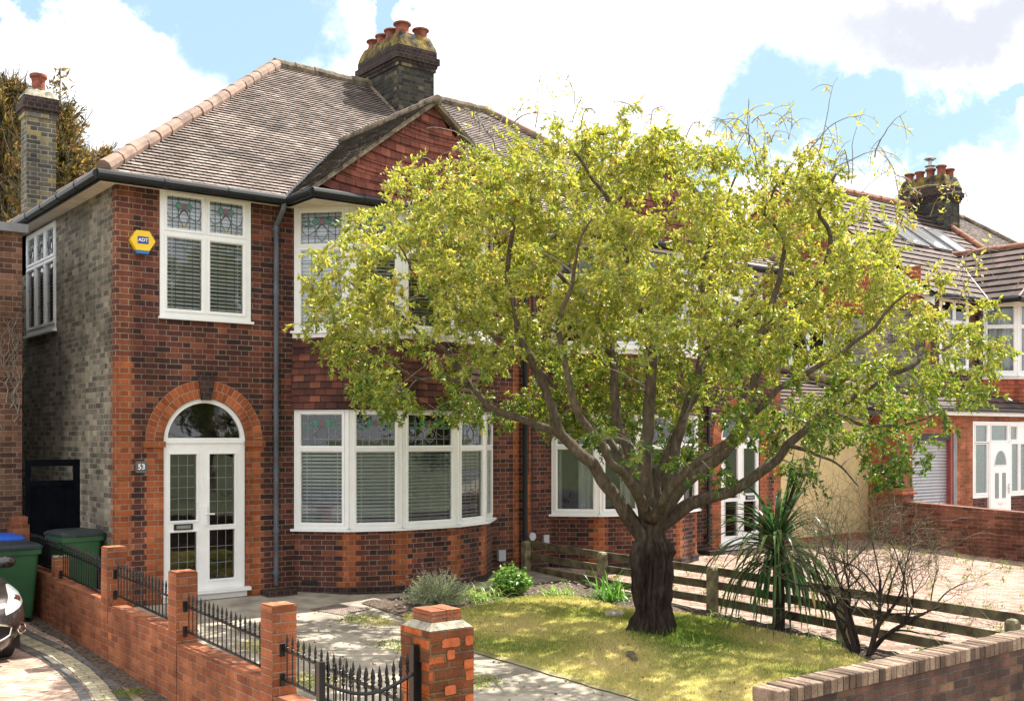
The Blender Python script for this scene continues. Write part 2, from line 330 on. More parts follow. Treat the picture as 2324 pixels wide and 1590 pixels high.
        if parent is not None:
            o.parent = parent
            o.matrix_parent_inverse = Matrix.Translation(-parent.location) if parent.type == 'EMPTY' else parent.matrix_parent_inverse.copy()
            if parent.type != 'EMPTY': o.matrix_parent_inverse = Matrix()
        return o
def np_mesh(name, V, F, mat, parent=None, rnd=None, smooth=False):
    me = bpy.data.meshes.new(name); nv, nf, k = len(V), len(F), F.shape[1]
    me.vertices.add(nv); me.vertices.foreach_set('co', V.astype(np.float32).ravel())
    me.loops.add(nf*k); me.loops.foreach_set('vertex_index', F.astype(np.int32).ravel())
    me.polygons.add(nf); me.polygons.foreach_set('loop_start', np.arange(0, nf*k, k, dtype=np.int32))
    me.polygons.foreach_set('loop_total', np.full(nf, k, dtype=np.int32)); me.update(calc_edges=True)
    if rnd is not None:
        a = me.attributes.new('rnd', 'FLOAT', 'FACE'); a.data.foreach_set('value', rnd.astype(np.float32))
    me.materials.append(MAT[mat])
    o = bpy.data.objects.new(name, me); scn.collection.objects.link(o)
    if parent is not None: o.parent = parent; o.matrix_parent_inverse = Matrix.Translation(-parent.location)
    return o
def tag(o, label, cat, group=None):
    o['label'] = label; o['category'] = cat
    if group: o['group'] = group
    return o
def thing(name, loc, label, cat, group=None):
    o = bpy.data.objects.new(name, None); scn.collection.objects.link(o); o.location = loc; o.empty_display_size = .2
    return tag(o, label, cat, group)
def struct(o, kind='structure'): o['kind'] = kind; return o
def text_part(name, txt, size, loc, mat, parent, depth=.004, bold=0., rot=(PI/2, 0, 0), xs=1., pos=None):
    c = bpy.data.curves.new(name, 'FONT'); c.body = txt; c.size = size; c.extrude = depth; c.align_x = 'CENTER'; c.align_y = 'CENTER'; c.offset = bold
    t = bpy.data.objects.new(name, c); scn.collection.objects.link(t)
    bpy.context.view_layer.update()
    me = bpy.data.meshes.new_from_object(t.evaluated_get(bpy.context.evaluated_depsgraph_get()))
    bpy.data.objects.remove(t)
    mt = Matrix.Translation(loc) @ Matrix.Rotation(rot[2], 4, 'Z') @ Matrix.Rotation(rot[0], 4, 'X') @ Matrix.Diagonal((xs, 1, 1, 1))
    me.transform(mt); me.materials.clear(); me.materials.append(MAT[mat])
    o = bpy.data.objects.new(name, me); scn.collection.objects.link(o); o.parent = parent
    if parent.type == 'EMPTY': o.matrix_parent_inverse = Matrix.Translation(-parent.location)
    return o
MAT['arch'] = masonry('orange_arch_brick', ORA, (.4, .3, .2), Lw=.076, Hw=0., row=.115, mort_or_shade=.008, stain=(.85, 1.08), wob=0)
MAT['quoinup'] = masonry('rust_corner_brick', [(0, (.11, .035, .025)), (.5, (.17, .05, .03)), (1, (.24, .075, .04))], (.34, .26, .18), stain=(.7, 1.05))
# ------------------------------------------------------------------ generic building pieces
PIT = math.atan(.769); CP, SP = math.cos(PIT), math.sin(PIT)
def tiles(mb, O, U, S, Nn, left, right, vmax, g, w, thick, jit=.003, bend=None, seed=1):
    O, U, S, Nn = Vector(O), Vector(U), Vector(S), Vector(Nn); r = random.Random(seed)
    rows = int(math.ceil(vmax/g))
    for i in range(rows):
        v0, v1 = i*g, min((i+1)*g, vmax); odd = i % 2
        l0, r0, l1, r1 = left(v0), right(v0), left(v1), right(v1)
        lo, hi = min(l0, l1), max(r0, r1)
        k = math.floor(lo/w+.5*odd)
        while (k-.5*odd)*w < hi:
            ua, ub = (k-.5*odd)*w, (k+1-.5*odd)*w; k += 1
            a0, b0, a1, b1 = max(ua, l0), min(ub, r0), max(ua, l1), min(ub, r1)
            if b0 <= a0 and b1 <= a1: continue
            b0 = max(a0, b0); b1 = max(a1, b1)
            if b0 == a0: a0 = b0 = (a1 if a0 < a1 else b1)
            if b1 == a1: a1 = b1 = (a0 if a1 < a0 else b0)
            h = thick+r.random()*jit; h2 = h+(r.random()-.5)*jit*.6; z = (r.random()-.5)*jit
            f = bend or (lambda u, v: 0.)
            def P(u, v, n): return O+U*u+S*(v+f(u, v))+Nn*n
            d = (r.random()-.5)*jit
            q = [P(a0, v0+d, h), P(b0, v0+d, h2), P(b1, v1+.004, .003), P(a1, v1+.004, .003)]
            e = .0012
            mb.face(q, [(a0+e, v0+e), (b0-e, v0+e), (b1-e, v1-e), (a1+e, v1-e)])
            if b0 > a0+1e-4: mb.face([P(a0, v0+d, -.01), P(b0, v0+d, -.01), q[1], q[0]], [(a0, v0+.0005), (b0, v0+.0005), (b0, v0), (a0, v0)])  # nose face takes the dark joint colour, so its shade is painted on
def ridgeline(mb, p0, p1, r, seg=.42, n=10):
    p0, p1 = Vector(p0), Vector(p1); k = max(1, round((p1-p0).length/seg)); rr = random.Random(5)
    for i in range(k):
        a = p0.lerp(p1, i/k); b = p0.lerp(p1, (i+1)/k+.04/k); j = Vector((rr.uniform(-.006, .006), rr.uniform(-.006, .006), rr.uniform(-.008, .008)))
        mb.tube([a+j, b+j], [r, r*.9], n)
def winframe(fr, W, z0, z1, panes, y=-.015, depth=.07, ring=.042, first=True):
    """frame with openings; sash ring round each pane"""
    fr.holes(0, W, z0, z1, panes, y=y, back=y+depth)
    fr.face([(0, y, z0), (0, y, z1), (0, y+depth, z1), (0, y+depth, z0)]); fr.face([(W, y, z0), (W, y+depth, z0), (W, y+depth, z1), (W, y, z1)])
    fr.face([(0, y, z1), (W, y, z1), (W, y+depth, z1), (0, y+depth, z1)]); fr.face([(0, y, z0), (0, y+depth, z0), (W, y+depth, z0), (W, y, z0)])
    for a, b, c, d in panes:
        e = ring; q = .012; yo = y-.014
        o = [(a-e, b-e), (c+e, b-e), (c+e, d+e), (a-e, d+e)]; i2 = [(a, b), (c, b), (c, d), (a, d)]; m = [(a-e*.35, b-e*.35), (c+e*.35, b-e*.35), (c+e*.35, d+e*.35), (a-e*.35, d+e*.35)]
        for k in range(4):
            k2 = (k+1) % 4
            fr.face([(o[k][0], y, o[k][1]), (o[k2][0], y, o[k2][1]), (o[k2][0], yo, o[k2][1]), (o[k][0], yo, o[k][1])])
            fr.face([(o[k][0], yo, o[k][1]), (o[k2][0], yo, o[k2][1]), (m[k2][0], yo, m[k2][1]), (m[k][0], yo, m[k][1])])
            fr.face([(m[k][0], yo, m[k][1]), (m[k2][0], yo, m[k2][1]), (i2[k2][0], y+.01, i2[k2][1]), (i2[k][0], y+.01, i2[k][1])])
def lead_grid(mb, p, nx, nz, y, t=.005):
    a, b, c, d = p
    for i in range(1, nx): x = a+(c-a)*i/nx; mb.box(x-t, x+t, y-.004, y, b, d)
    for j in range(1, nz): z = b+(d-b)*j/nz; mb.box(a, c, y-.0045, y-.0005, z-t, z+t)
def flower(mb, sg, p, y, col=True, t=.0045, ext=True):
    """leaded flower motif in an upper pane"""
    a, b, c, d = p; w, h = c-a, d-b; cx = (a+c)/2
    for i in (1, 2, 4, 5): x = a+w*i/6; mb.box(x-t, x+t, y-.004, y, b, d)
    for zz in (.22, .72): mb.box(a, c, y-.0045, y-.0005, b+h*zz-t, b+h*zz+t)
    def curve(pts): mb.tube([(x, y-.003, z) for x, z in pts], t, 4)
    zf = b+h*.72
    for s in (-1, 1):
        curve([(cx+s*w*.5*math.sin(k/8*PI/2*1.)*1., zf-h*.1-h*.34*math.sin(k/8*PI)*(1)) for k in range(9)])
        curve([(cx+s*w*.14*math.sin(k/8*PI), zf-h*.6*k/8-h*.05) for k in range(9)])
    def leaf(x0, x1, zc, hh, m):
        sg.m = m; n = 8; up = [(x0+(x1-x0)*k/n, zc+hh*math.sin(PI*k/n)) for k in range(n+1)]; dn = [(x0+(x1-x0)*k/n, zc-hh*math.sin(PI*k/n)) for k in range(n, -1, -1)]
        sg.face([(x, y-.006, z) for x, z in up[:-1]+dn[:-1]]); curve(up); curve(dn)
    leaf(cx+w*.04, cx+w*.25, zf, h*.11, 0); leaf(cx-w*.25, cx-w*.04, zf, h*.11, 0)
    n = 12; R = min(w, h)*.1; sg.m = 1
    sg.face([(cx+R*math.cos(2*PI*k/n), y-.008, zf+R*math.sin(2*PI*k/n)) for k in range(n)]); curve([(cx+R*math.cos(2*PI*k/n), zf+R*math.sin(2*PI*k/n)) for k in range(n+1)])
    if ext:
        for s in (-1, 1):
            sg.m = 0
            leaf(cx+s*w*.33-w*.025, cx+s*w*.33+w*.025, zf, h*.14, 0)
            leaf(min(cx+s*w*.18, cx+s*w*.48), max(cx+s*w*.18, cx+s*w*.48), zf-h*.15, h*.03, 0)
    else:
        sg.m = 2; sg.face([(cx+.015*math.cos(2*PI*k/8), y-.006, b+h*.13+.022*math.sin(2*PI*k/8)) for k in range(8)])
def slats(mb, a, b, z0, z1, y, sp=.052, w=.05, tilt=.45, seed=0):
    z = z1
    while z > z0:
        dy, dz = w/2*math.cos(tilt), w/2*math.sin(tilt); y_ = y
        mb.face([(a, y-dy, z-dz), (b, y-dy, z-dz), (b, y+dy, z+dz), (a, y+dy, z+dz)]); z -= sp
    for x in (a+.12, b-.12): mb.box(x-.004, x+.004, y-.03, y-.028, z0, z1)
def drape(mb, a, b, z0, z1, y, f=.09, amp=.025):
    n = int((b-a)/.02); pts = [(a+(b-a)*k/n, y+amp*math.sin(k*.02/f*2*PI)+amp*.4*math.sin(k*.37)) for k in range(n+1)]
    for k in range(n): mb.face([(*pts[k], z0), (*pts[k+1], z0), (*pts[k+1], z1), (*pts[k], z1)])
def quoin(mb, x0, x1, z0, z1, tl=.0, tr=.06, y=-.003, ph=0):
    r = int(round(z0/.075)); 
    while r*.075 < z1-.01:
        o = (r+ph) % 2; a = x0-(tl if o else 0); b = x1+(tr if o else 0); za, zb = max(z0, r*.075), min(z1, (r+1)*.075)
        mb.box(a, b, y, y+.01, za, zb, skip='bt'); r += 1
def joinm(dst, src):
    dst.f += [tuple(j+len(dst.v) for j in f) for f in src.f]; dst.v += src.v; dst.uv += src.uv; dst.mi += src.mi
def facade_to(a, b):
    """matrix for a facet from plan point a to b (seen from outside left to right)"""
    d = Vector((b[0]-a[0], b[1]-a[1], 0)); l = d.length; d.normalize()
    return Matrix(((d.x, -d.y, 0, a[0]), (d.y, d.x, 0, a[1]), (0, 0, 1, 0), (0, 0, 0, 1))), l
BAY = [(2.56, 0), (3.131, -.59), (3.854, -.86), (4.826, -.86), (5.549, -.59), (6.12, 0)]
AX, AZ, AR = 1.222, 2.18, .585
def pot(mb, c, h=.42, r=.13): mb.lathe(c, [(r*.95, -.1), (r*.95, 0), (r*.85, h*.2), (r*.82, h*.55), (r*.92, h*.75), (r*1.12, h*.82), (r*1.12, h*.95), (r*1.05, h), (r*.85, h), (r*.8, h*.7)], 18)
def chimney(root, M4, x0, x1, y0, y1, zb, zc, mats, pots, potmat='pot', cap='mortarcap', ck=1., fh=.34, inset=.09):
    m = MB(M4); m.box(x0, x1, y0, y1, zb, zc)
    m.box(x0-.03, x1+.03, y0-.03, y1+.03, zc-.07, zc); 
    ch = m.build('chimney', mats, root)
    m = MB(M4); e_ = .06*ck; m.box(x0-e_, x1+e_, y0-e_, y1+e_, zc, zc+.075*ck); m.box(x0-.1*ck, x1+.1*ck, y0-.1*ck, y1+.1*ck, zc+.0752*ck, zc+.225*ck); m.box(x0-.05*ck, x1+.05*ck, y0-.05*ck, y1+.05*ck, zc+.2252*ck, zc+.38*ck)
    m.build('chimney_corbel', 'darkbrick', ch)
    m = MB(M4); e = .04; r = random.Random(3)
    lo = [(x0-e, y0-e), (x1+e, y0-e), (x1+e, y1+e), (x0-e, y1+e)]; t = inset; hi = [(x0+t, y0+t), (x1-t, y0+t), (x1-t, y1-t), (x0+t, y1-t)]
    za, zb2 = zc+.381*ck, zc+.381*ck+fh
    nn = 6; rings = []
    for k in range(nn+1):
        f = k/nn; rr = []
        for i in range(4):
            for q in range(8):
                g = q/8; A = Vector(lo[i]).lerp(Vector(lo[(i+1) % 4]), g); B = Vector(hi[i]).lerp(Vector(hi[(i+1) % 4]), g); p = A.lerp(B, f)
                j = .0 if k == 0 else .012
                rr.append((p.x+r.uniform(-j, j), p.y+r.uniform(-j, j), za+(zb2-za)*math.sin(f*PI/2)+r.uniform(-j, j)))
        rings.append(rr)
    for k in range(nn):
        for q in range(32): m.face([rings[k][q], rings[k][(q+1) % 32], rings[k+1][(q+1) % 32], rings[k+1][q]])
    m.face(rings[-1]); m.build('flaunching', cap, ch, smooth=True)
    for px, py, h, rad in pots:
        m = MB(M4); pot(m, (px, py, zb2-.03), h, rad); m.build('chimney_pot', potmat, ch, smooth=False)
    return ch
def house(x0, s, name, label, st):
    M4 = Matrix.Translation((x0, 0, 0)) @ Matrix.Diagonal((s, 1, 1, 1))
    root = thing(name, (x0+s*3.38, 4.3, 0), label, 'house', 'brick semi detached houses')
    B = lambda: MB(M4)
    W = 6.76; simple = st.get('simple')
    wx0, wx1 = .582, 1.879
    holes = [(wx0+.01, 3.86, wx1-.01, 5.54), (2.62, .93, 6.06, 2.62), (2.62, 3.79, 6.06, 5.54)]
    if st['door']: holes.append((AX-AR, .12, AX+AR, AZ+AR))
    # walls
    m = B(); m.holes(0, W, -.3, 5.56, holes, y=0, back=.12)
    if st['door']:
        n = 24
        for k in range(n):
            a, b = PI*k/n, PI*(k+1)/n
            p, q = (AX+AR*math.cos(a), AZ+AR*math.sin(a)), (AX+AR*math.cos(b), AZ+AR*math.sin(b))
            m.face([(q[0], 0, q[1]), (p[0], 0, p[1]), (p[0], 0, AZ+AR), (q[0], 0, AZ+AR)])
            m.face([(p[0], 0, p[1]), (q[0], 0, q[1]), (q[0], .12, q[1]), (p[0], .12, p[1])])
    m.build('front_wall', 'red', root)
    m = B(); m.face([(W, 8.75, -.3), (0, 8.75, -.3), (0, 8.75, 5.56), (W, 8.75, 5.56)]); m.build('back_wall', 'red', root)
    sm = Matrix(((0, 1, 0, 0), (-1, 0, 0, 8.75), (0, 0, 1, 0), (0, 0, 0, 1)))
    m = MB(M4 @ sm)
    m.holes(0, 8.75, -.5, 5.56, [(8.75-4.48, 3.88, 8.75-2.8, 5.5)], y=0, back=.1)
    if st.get('gable'):
        m.face([(0, 0, 5.56), (8.75, 0, 5.56), (4.375, 0, 9.0)])
    m.build('side_wall', 'stock', root)
    # dark interior
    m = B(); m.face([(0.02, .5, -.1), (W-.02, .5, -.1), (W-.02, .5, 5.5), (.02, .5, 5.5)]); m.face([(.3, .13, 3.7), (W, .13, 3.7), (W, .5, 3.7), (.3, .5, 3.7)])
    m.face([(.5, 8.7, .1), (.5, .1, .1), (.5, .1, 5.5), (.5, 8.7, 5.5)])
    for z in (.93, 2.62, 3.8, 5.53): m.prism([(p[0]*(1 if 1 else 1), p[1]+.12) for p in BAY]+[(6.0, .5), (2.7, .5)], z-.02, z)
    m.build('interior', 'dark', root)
    # corner brickwork
    m = B(); quoin(m, -.003, .246, -.3, 3.3, 0, -.04); quoin(m, -.003, .225, 3.3, 5.56, 0, .0) if st.get('gable') else None
    if st['door']:
        quoin(m, .41, AX-AR, .0, 2.1, .035, 0); quoin(m, AX+AR, 2.03, .0, 2.1, 0, .035)
    m.box(-.0035, .1, -.001, .002, 0, .01)
    for r in range(-4, 44): m.box(-.0035, .002, -.0025, .11 if r % 2 else .2, r*.075, (r+1)*.075, skip='bt')
    quoin(m, W-.2, W-.07, -.1, 5.5, .0, 0)
    m.build('corner_bricks', 'orange', root)
    if not st.get('gable'):
        m = B(); quoin(m, -.003, .2, 3.3, 5.56, 0, .06)
        for r in range(44, 74): m.box(-.0035, .002, -.0025, .11 if r % 2 else .2, r*.075, (r+1)*.075, skip='bt')
        m.build('upper_corner_bricks', 'quoinup', root)
    # plinth
    m = B(); m.box(0, 2.55, -.03, .0, -.3, .0)
    for a, b in zip(BAY[:-1], BAY[1:]):
        F, l = facade_to(a, b); mm = MB(M4 @ F); mm.box(-.015, l+.015, -.035, 0, -.3, .06); m.v, m.f, m.uv, m.mi = m.v+mm.v, m.f+[tuple(i+len(m.v) for i in f) for f in mm.f], m.uv+mm.uv, m.mi+mm.mi
    m.build('plinth', 'darkbrick', root)
    # bay: base, tile hanging
    m = B(); q = B(); th = B(); bkk = B()
    for i, (a, b) in enumerate(zip(BAY[:-1], BAY[1:])):
        F, l = facade_to(a, b)
        mm = MB(M4 @ F); mm.face([(0, 0, -.3), (l, 0, -.3), (l, 0, .91), (0, 0, .91)]); bk = MB(M4 @ F); bk.face([(0, .005, 2.6), (l, .005, 2.6), (l, .005, 3.8), (0, .005, 3.8)])
        q2 = MB(M4 @ F)
        if i > 0: quoin(q2, -.001, .1, .06, .86, 0, .07, ph=i); joinm(q, q2); q.build('bay_corner_bricks', 'orange', root)
        q = B(); q2 = MB(M4 @ F)
        if i < 4: quoin(q2, l-.1, l+.001, .06, .86, .07, 0, ph=i); joinm(q, q2)
        t2 = MB(M4 @ F)
        slope = Vector((0, .035, 1)).normalized()
        tiles(t2, (0, -.06, 2.635), (1, 0, 0), slope, (0, -1, 0), lambda v: -.02, lambda v: l+.02, 1.05, .098, .165, .013, .005, bend=lambda u, v: .006*math.sin(u*3.1+i), seed=i)
        for dst, src in ((m, mm), (th, t2), (bkk, bk)):
            dst.f += [tuple(j+len(dst.v) for j in f) for f in src.f]; dst.v += src.v; dst.uv += src.uv; dst.mi += src.mi
    m.build('bay_wall', 'red', root); bkk.build('bay_backing', 'dark', root); th.build('bay_tile_hanging', st.get('hung', 'hungdark'), root)
    # windows
    def join(dst, src):
        dst.f += [tuple(j+len(dst.v) for j in f) for f in src.f]; dst.v += src.v; dst.uv += src.uv; dst.mi += src.mi
    for fl in (0, 1):
        z0, z1 = ((.91, 2.63), (3.77, 5.55))[fl]
        up = ((2.11, 2.56), (5.03, 5.48))[fl]; lo = ((1.0, 2.02), (3.88, 4.93))[fl]
        fr = B(); gl = B(); bl = B(); ld = B(); sg = B(); sil = B()
        for i, (a, b) in enumerate(zip(BAY[:-1], BAY[1:])):
            F, l = facade_to(a, b); T = lambda: MB(M4 @ F)
            ps = [(.105, lo[0], l-.105, lo[1]), (.105, up[0], l-.105, up[1])]
            f2 = T(); winframe(f2, l, z0, z1, ps); join(fr, f2)
            g2 = T()
            for p in ps: g2.face([(p[0], .01, p[1]), (p[2], .01, p[1]), (p[2], .01, p[3]), (p[0], .01, p[3])])
            join(gl, g2)
            b2 = T()
            if st['blind']:
                slats(b2, .06, l-.06, z0+.08, (up[0]-.04) if fl == 0 else z1-.05, .06, tilt=.6 if fl == 0 else (1.2 if i == 0 else .7))
            else:
                if i in (0, 1, 3, 4): drape(b2, .0, l*.45, z0, z1, .12); 
                if i in (1, 2, 4): drape(b2, l*.8, l, z0, z1, .12)
                if i in (0,): drape(b2, l*.3, l*1., z0, z1, .2)
            join(bl, b2)
            if st['blind']:
                l2 = T(); s2 = T(); lead_grid(l2, ps[0], 4, 6, .008, .0028); flower(l2, s2, ps[1], .008); join(ld, l2); join(sg, s2)
            s3 = T(); s3.box(-.04, l+.04, -.075, .02, z0-.035, z0-.001); 
            if fl: s3.box(-.02, l+.02, -.03, .02, z0-.13, z0-.036)
            join(sil, s3)
        w = fr.build('bay_window', 'white', root); gl.build('pane', 'glass', w); bl.build('blind' if st['blind'] else 'curtain', 'blind' if st['blind'] else 'curtain', w)
        sil.build('sill', 'white', w)
        if st['blind']: ld.build('leading', 'lead' if fl == 0 else 'leaddark', w); sg.build('stained_glass', ['sgreen', 'splum', 'syellow'], w)
    def window(mb4, W0, z0, z1, ps, blind=True, flowers=(), name='window', seed=0, sill=True, grid=(4, 7)):
        T = lambda: MB(mb4); fr = T(); winframe(fr, W0, z0, z1, ps); w = fr.build(name, 'white', root)
        g = T()
        for p in ps: g.face([(p[0], .01, p[1]), (p[2], .01, p[1]), (p[2], .01, p[3]), (p[0], .01, p[3])])
        g.build('pane', 'glass', w)
        if blind:
            b = T(); zs_ = z0+(z1-z0)*(.7 if len(ps) == 4 else .05); slats(b, .06, W0-.06, z0+.05, zs_, .06, tilt=.75); slats(b, .06, W0-.06, zs_, z1-.05, .06, tilt=1.2); 
            b2 = T(); b.build('blind', 'blind', w)
            l = T(); s2 = T()
            for i, p in enumerate(ps):
                if i in flowers: flower(l, s2, p, .008, ext=False)
                else: lead_grid(l, p, *grid, .008, .0028)
            l.build('leading', 'leaddark', w); 
            if s2.f: s2.build('stained_glass', ['sgreen', 'splum', 'syellow'], w)
        if sill: b = T(); b.box(-.02, W0+.03, -.06, .02, z0-.035, z0-.001); b.build('sill', 'white', w)
        return w
    o = M4 @ Matrix.Translation((wx0, 0, 0))
    window(o, wx1-wx0, 3.86, 5.55, [(.1, 3.97, .58, 4.93), (.7, 3.97, 1.18, 4.93), (.1, 5.06, .58, 5.49), (.7, 5.06, 1.18, 5.49)], st['blind'], (2, 3))
    o = M4 @ sm @ Matrix.Translation((8.75-4.49, 0, 0))
    ps = [(.08+k*.55, z[0], .08+k*.55+.44, z[1]) for z in ((4.0, 4.9), (5.02, 5.42)) for k in range(3)]
    window(o, 1.7, 3.87, 5.5, ps, st['blind'], (3, 4, 5), name='side_window', grid=(3, 3))
    # door
    if st['door']:
        dw = 2*AR-.0; ox = AX-AR
        o = M4 @ Matrix.Translation((ox, .045, 0)); T = lambda: MB(o)
        ps = [(.1, .33, .47, .94), (.1, 1.10, .47, 2.0), (.655, .27, 1.02, .95), (.655, 1.02, 1.02, 2.0)]
        fr = T(); winframe(fr, dw, .14, 2.15, ps, ring=.02); fr.box(.558, .566, -.018, -.015, .2, 2.08); d = fr.build('door', 'white', root)
        g = T()
        for p in ps: g.face([(p[0], .01, p[1]), (p[2], .01, p[1]), (p[2], .01, p[3]), (p[0], .01, p[3])])
        g.build('pane', 'glass', d)
        l = T(); [lead_grid(l, p_, 3, n_, .008, .003) for p_, n_ in zip(ps, (3, 6, 3, 6))]; l.build('leading', 'lead', d) if st['blind'] else None
        h = T(); h.box(.585, .615, -.045, -.015, 1.02, 1.28); h.tube([(.6, -.045, 1.18), (.6, -.075, 1.18), (.7, -.08, 1.175)], .011, 8); h.build('handle', 'white', d)
        h = T(); h.box(.15, .41, -.035, -.0145, .975, 1.055); h.build('letterbox', 'blackp', d); 
        h = T(); h.box(.18, .38, -.04, -.0352, .993, 1.037); h.build('letterbox_flap', 'steel', d)
        h = T(); h.box(-.03, dw+.05, -.13, .0, .09, .138); h.box(-.01, dw+.02, -.05, .06, .0, .0898); h.build('threshold', 'white', d)
        # arched light
        n = 28; fr = MB(o); r0, r1 = AR, AR-.06; zc = AZ
        def ring(mb, ra, rb, ya, yb, c0=0):
            for k in range(n):
                a, b = PI*k/n, PI*(k+1)/n; P = lambda r, t, y: (AR+r*math.cos(t), y, zc+r*math.sin(t))
                mb.face([P(ra, b, ya), P(rb, b, ya), P(rb, a, ya), P(ra, a, ya)]); mb.face([P(rb, a, ya), P(rb, b, ya), P(rb, b, yb), P(rb, a, yb)]); mb.face([P(ra, b, ya), P(ra, a, ya), P(ra, a, yb), P(ra, b, yb)])
        ring(fr, r0, r1, -.025, .04); fr.box(.0, dw, -.03, .04, 2.152, zc+.045); w = fr.build('arched_window', 'white', root)
        g = MB(o); g.face([(AR+r1*math.cos(PI*k/n), .01, zc+r1*math.sin(PI*k/n)) for k in range(n+1)]); g.build('pane', 'glass', w)
        # brick arch
        m = B(); R0, R1 = AR+.003, AR+.25
        for k in range(n):
            a, b = PI*k/n, PI*(k+1)/n; P = lambda r, t, y: (AX+r*math.cos(t), y, AZ+r*math.sin(t))
            m.face([P(R1, b, -.012), P(R0, b, -.012), P(R0, a, -.012), P(R1, a, -.012)], [(b*.7, .23), (b*.7, 0), (a*.7, 0), (a*.7, .23)])
            m.face([P(R1, a, -.012), P(R1, a, 0), P(R1, b, 0), P(R1, b, -.012)]); m.face([P(R0, a, -.012), P(R0, b, -.012), P(R0, b, .05), P(R0, a, .05)])
        ar = m.build('brick_arch', 'arch', root)
        m = B()
        for sx in (-1, 1):
            m = B(); c = AX+sx*(AR+.135); m.box(c-.15, c+.15-(.0), -.045, .0, 2.1, 2.18)
            m.build('springer_stone', 'orange', ar)
        m = B(); m.prism([(AX-.07, AZ+AR-.02), (AX+.07, AZ+AR-.02), (AX+.12, AZ+AR+.34), (AX-.12, AZ+AR+.34)], -.05, 0, ax='y'); m.box(AX-.13, AX+.13, -.06, 0, AZ+AR+.341, AZ+AR+.37); m.build('keystone', 'darkbrick', ar)
    # soffits and fascia
    m = B(); m.box(-.3, 2.3, -.27, 0, 5.545, 5.56); m.box(6.38, W, -.27, 0, 5.545, 5.56)
    if not st.get('gable'): m.box(-.27, 0, .0, 8.9, 5.545, 5.56)
    m.box(2.36, 6.32, -1.0, 0, 5.548, 5.563)
    for k in range(7): m.box(2.37, 6.31, -.95+k*.14, -.945+k*.14, 5.545, 5.548)
    m.build('soffit', 'cream', root)
    m = B()
    m.box(-.27, 2.36, -.285, -.271, 5.5, 5.6); m.box(6.32, W, -.285, -.271, 5.5, 5.6); m.box(2.34, 6.34, -1.015, -1.001, 5.5, 5.62); m.box(2.345, 2.36, -1.0, -.285, 5.5, 5.62); m.box(6.32, 6.335, -1.0, -.285, 5.5, 5.62)
    if not st.get('gable'): m.box(-.285, -.271, -.285, 8.9, 5.5, 5.6)
    m.build('fascia_board', 'blackp', root)
    m = B(); gz = 5.575
    pts = [(2.3, -.335, gz), (2.3, -1.07, gz), (6.38, -1.07, gz), (6.38, -.335, gz), (W+.02, -.335, gz)]
    pre = [(-.335, 9.0, gz), (-.335, -.335, gz)] if not st.get('gable') else [(-.05, -.335, gz)]
    pp = pre+pts
    for p, q2 in zip(pp[:-1], pp[1:]):
        m.tube([p, q2], .062, 10); L3 = (Vector(q2)-Vector(p)).length; k = int(L3/.9)
        for i in range(1, k+1): c = Vector(p).lerp(Vector(q2), i/(k+1)); d = (Vector(q2)-Vector(p)).normalized(); m.tube([c-d*.025, c+d*.025], .069, 10)
    m.build('gutter', 'blackp', root)
    def dpipe(x, mat):
        m = B(); m.tube([(x, -.335, 5.55), (x, -.3, 5.45), (x, -.07, 5.25), (x, -.07, .12), ], .036, 10)
        for z in (5.2, 4.3, 2.9, 2.62, 1.75, .9, .3): m.tube([(x, -.07, z-.03), (x, -.07, z+.03)], .044, 10)
        for z in (5.2, 2.62, .3): m.box(x-.06, x+.06, -.05, 0, z-.015, z+.015)
        m.build('downpipe', mat, root); m = B(); m.box(x-.22, x+.22, -.3, -.031, -.3, .06); m.build('gully', 'darkbrick', root)
    dpipe(2.24, 'greypipe' if st['blind'] else 'blackp')
    if st.get('party'): m = B(); m.tube([(W, -.08, 5.5), (W, -.08, .0)], .045, 10); m.build('downpipe', 'blackp', root)
    # roofs
    rt, g, tw, tk = st['roof']
    vm = 4.647/CP
    m = B()
    lf = (lambda v: v*CP) if not st.get('gable') else (lambda v: .2)
    tiles(m, (-.27, -.27, 5.595), (1, 0, 0), (0, CP, SP), (0, -SP, CP), lf, lambda v: W+.27, vm, g, tw, tk, .005, seed=3)
    m.face([(-.27, 9.02, 5.595), (W, 9.02, 5.595), (W, 4.377, 9.168), (4.377 if not st.get('gable') else 0, 4.377, 9.168)][::-1])
    roof = m.build('roof', rt, root)
    if not st.get('gable'):
        m = B(); tiles(m, (-.27, 9.02, 5.595), (0, -1, 0), (CP, 0, SP), (-SP, 0, CP), lambda v: v*CP, lambda v: 9.29-v*CP, vm, g, tw, tk, .005, seed=4)
        m.build('hip_slope', rt, roof)
        m = B(); ridgeline(m, (-.22, -.22, 5.68), (4.377, 4.377, 9.2), .105); ridgeline(m, (-.22, 8.97, 5.67), (4.377, 4.377, 9.2), .125); m.build('hip_tiles', st.get('hipmat', 'ridge'), roof)
        m = B(); ridgeline(m, (4.3, 4.377, 9.19), (W, 4.377, 9.19), .11); m.build('ridge_tiles', 'ridgeold', roof)
    else:
        m = B(); ridgeline(m, (-.1, 4.377, 9.2), (W, 4.377, 9.2), .12); m.build('ridge_tiles', 'ridgeorange', roof)
        m = B()
        for sgn, y0 in ((1, -.3), (-1, 9.05)):
            d = Vector((0, sgn*CP, SP)); a = Vector((-.12, y0, 5.5)); b = a+d*(4.68/CP)
            u = Vector((0, 0, -.2)); m.face([a, b, b+u, a+u]); x = Vector((.03, 0, 0)); m.face([a+u, b+u, b+u+x, a+u+x]); m.face([a+x, a+x+u, b+x+u, b+x]); m.face([a, a+x, b+x, b])
        m.build('bargeboard', 'white', roof)
        m = MB(M4 @ sm)
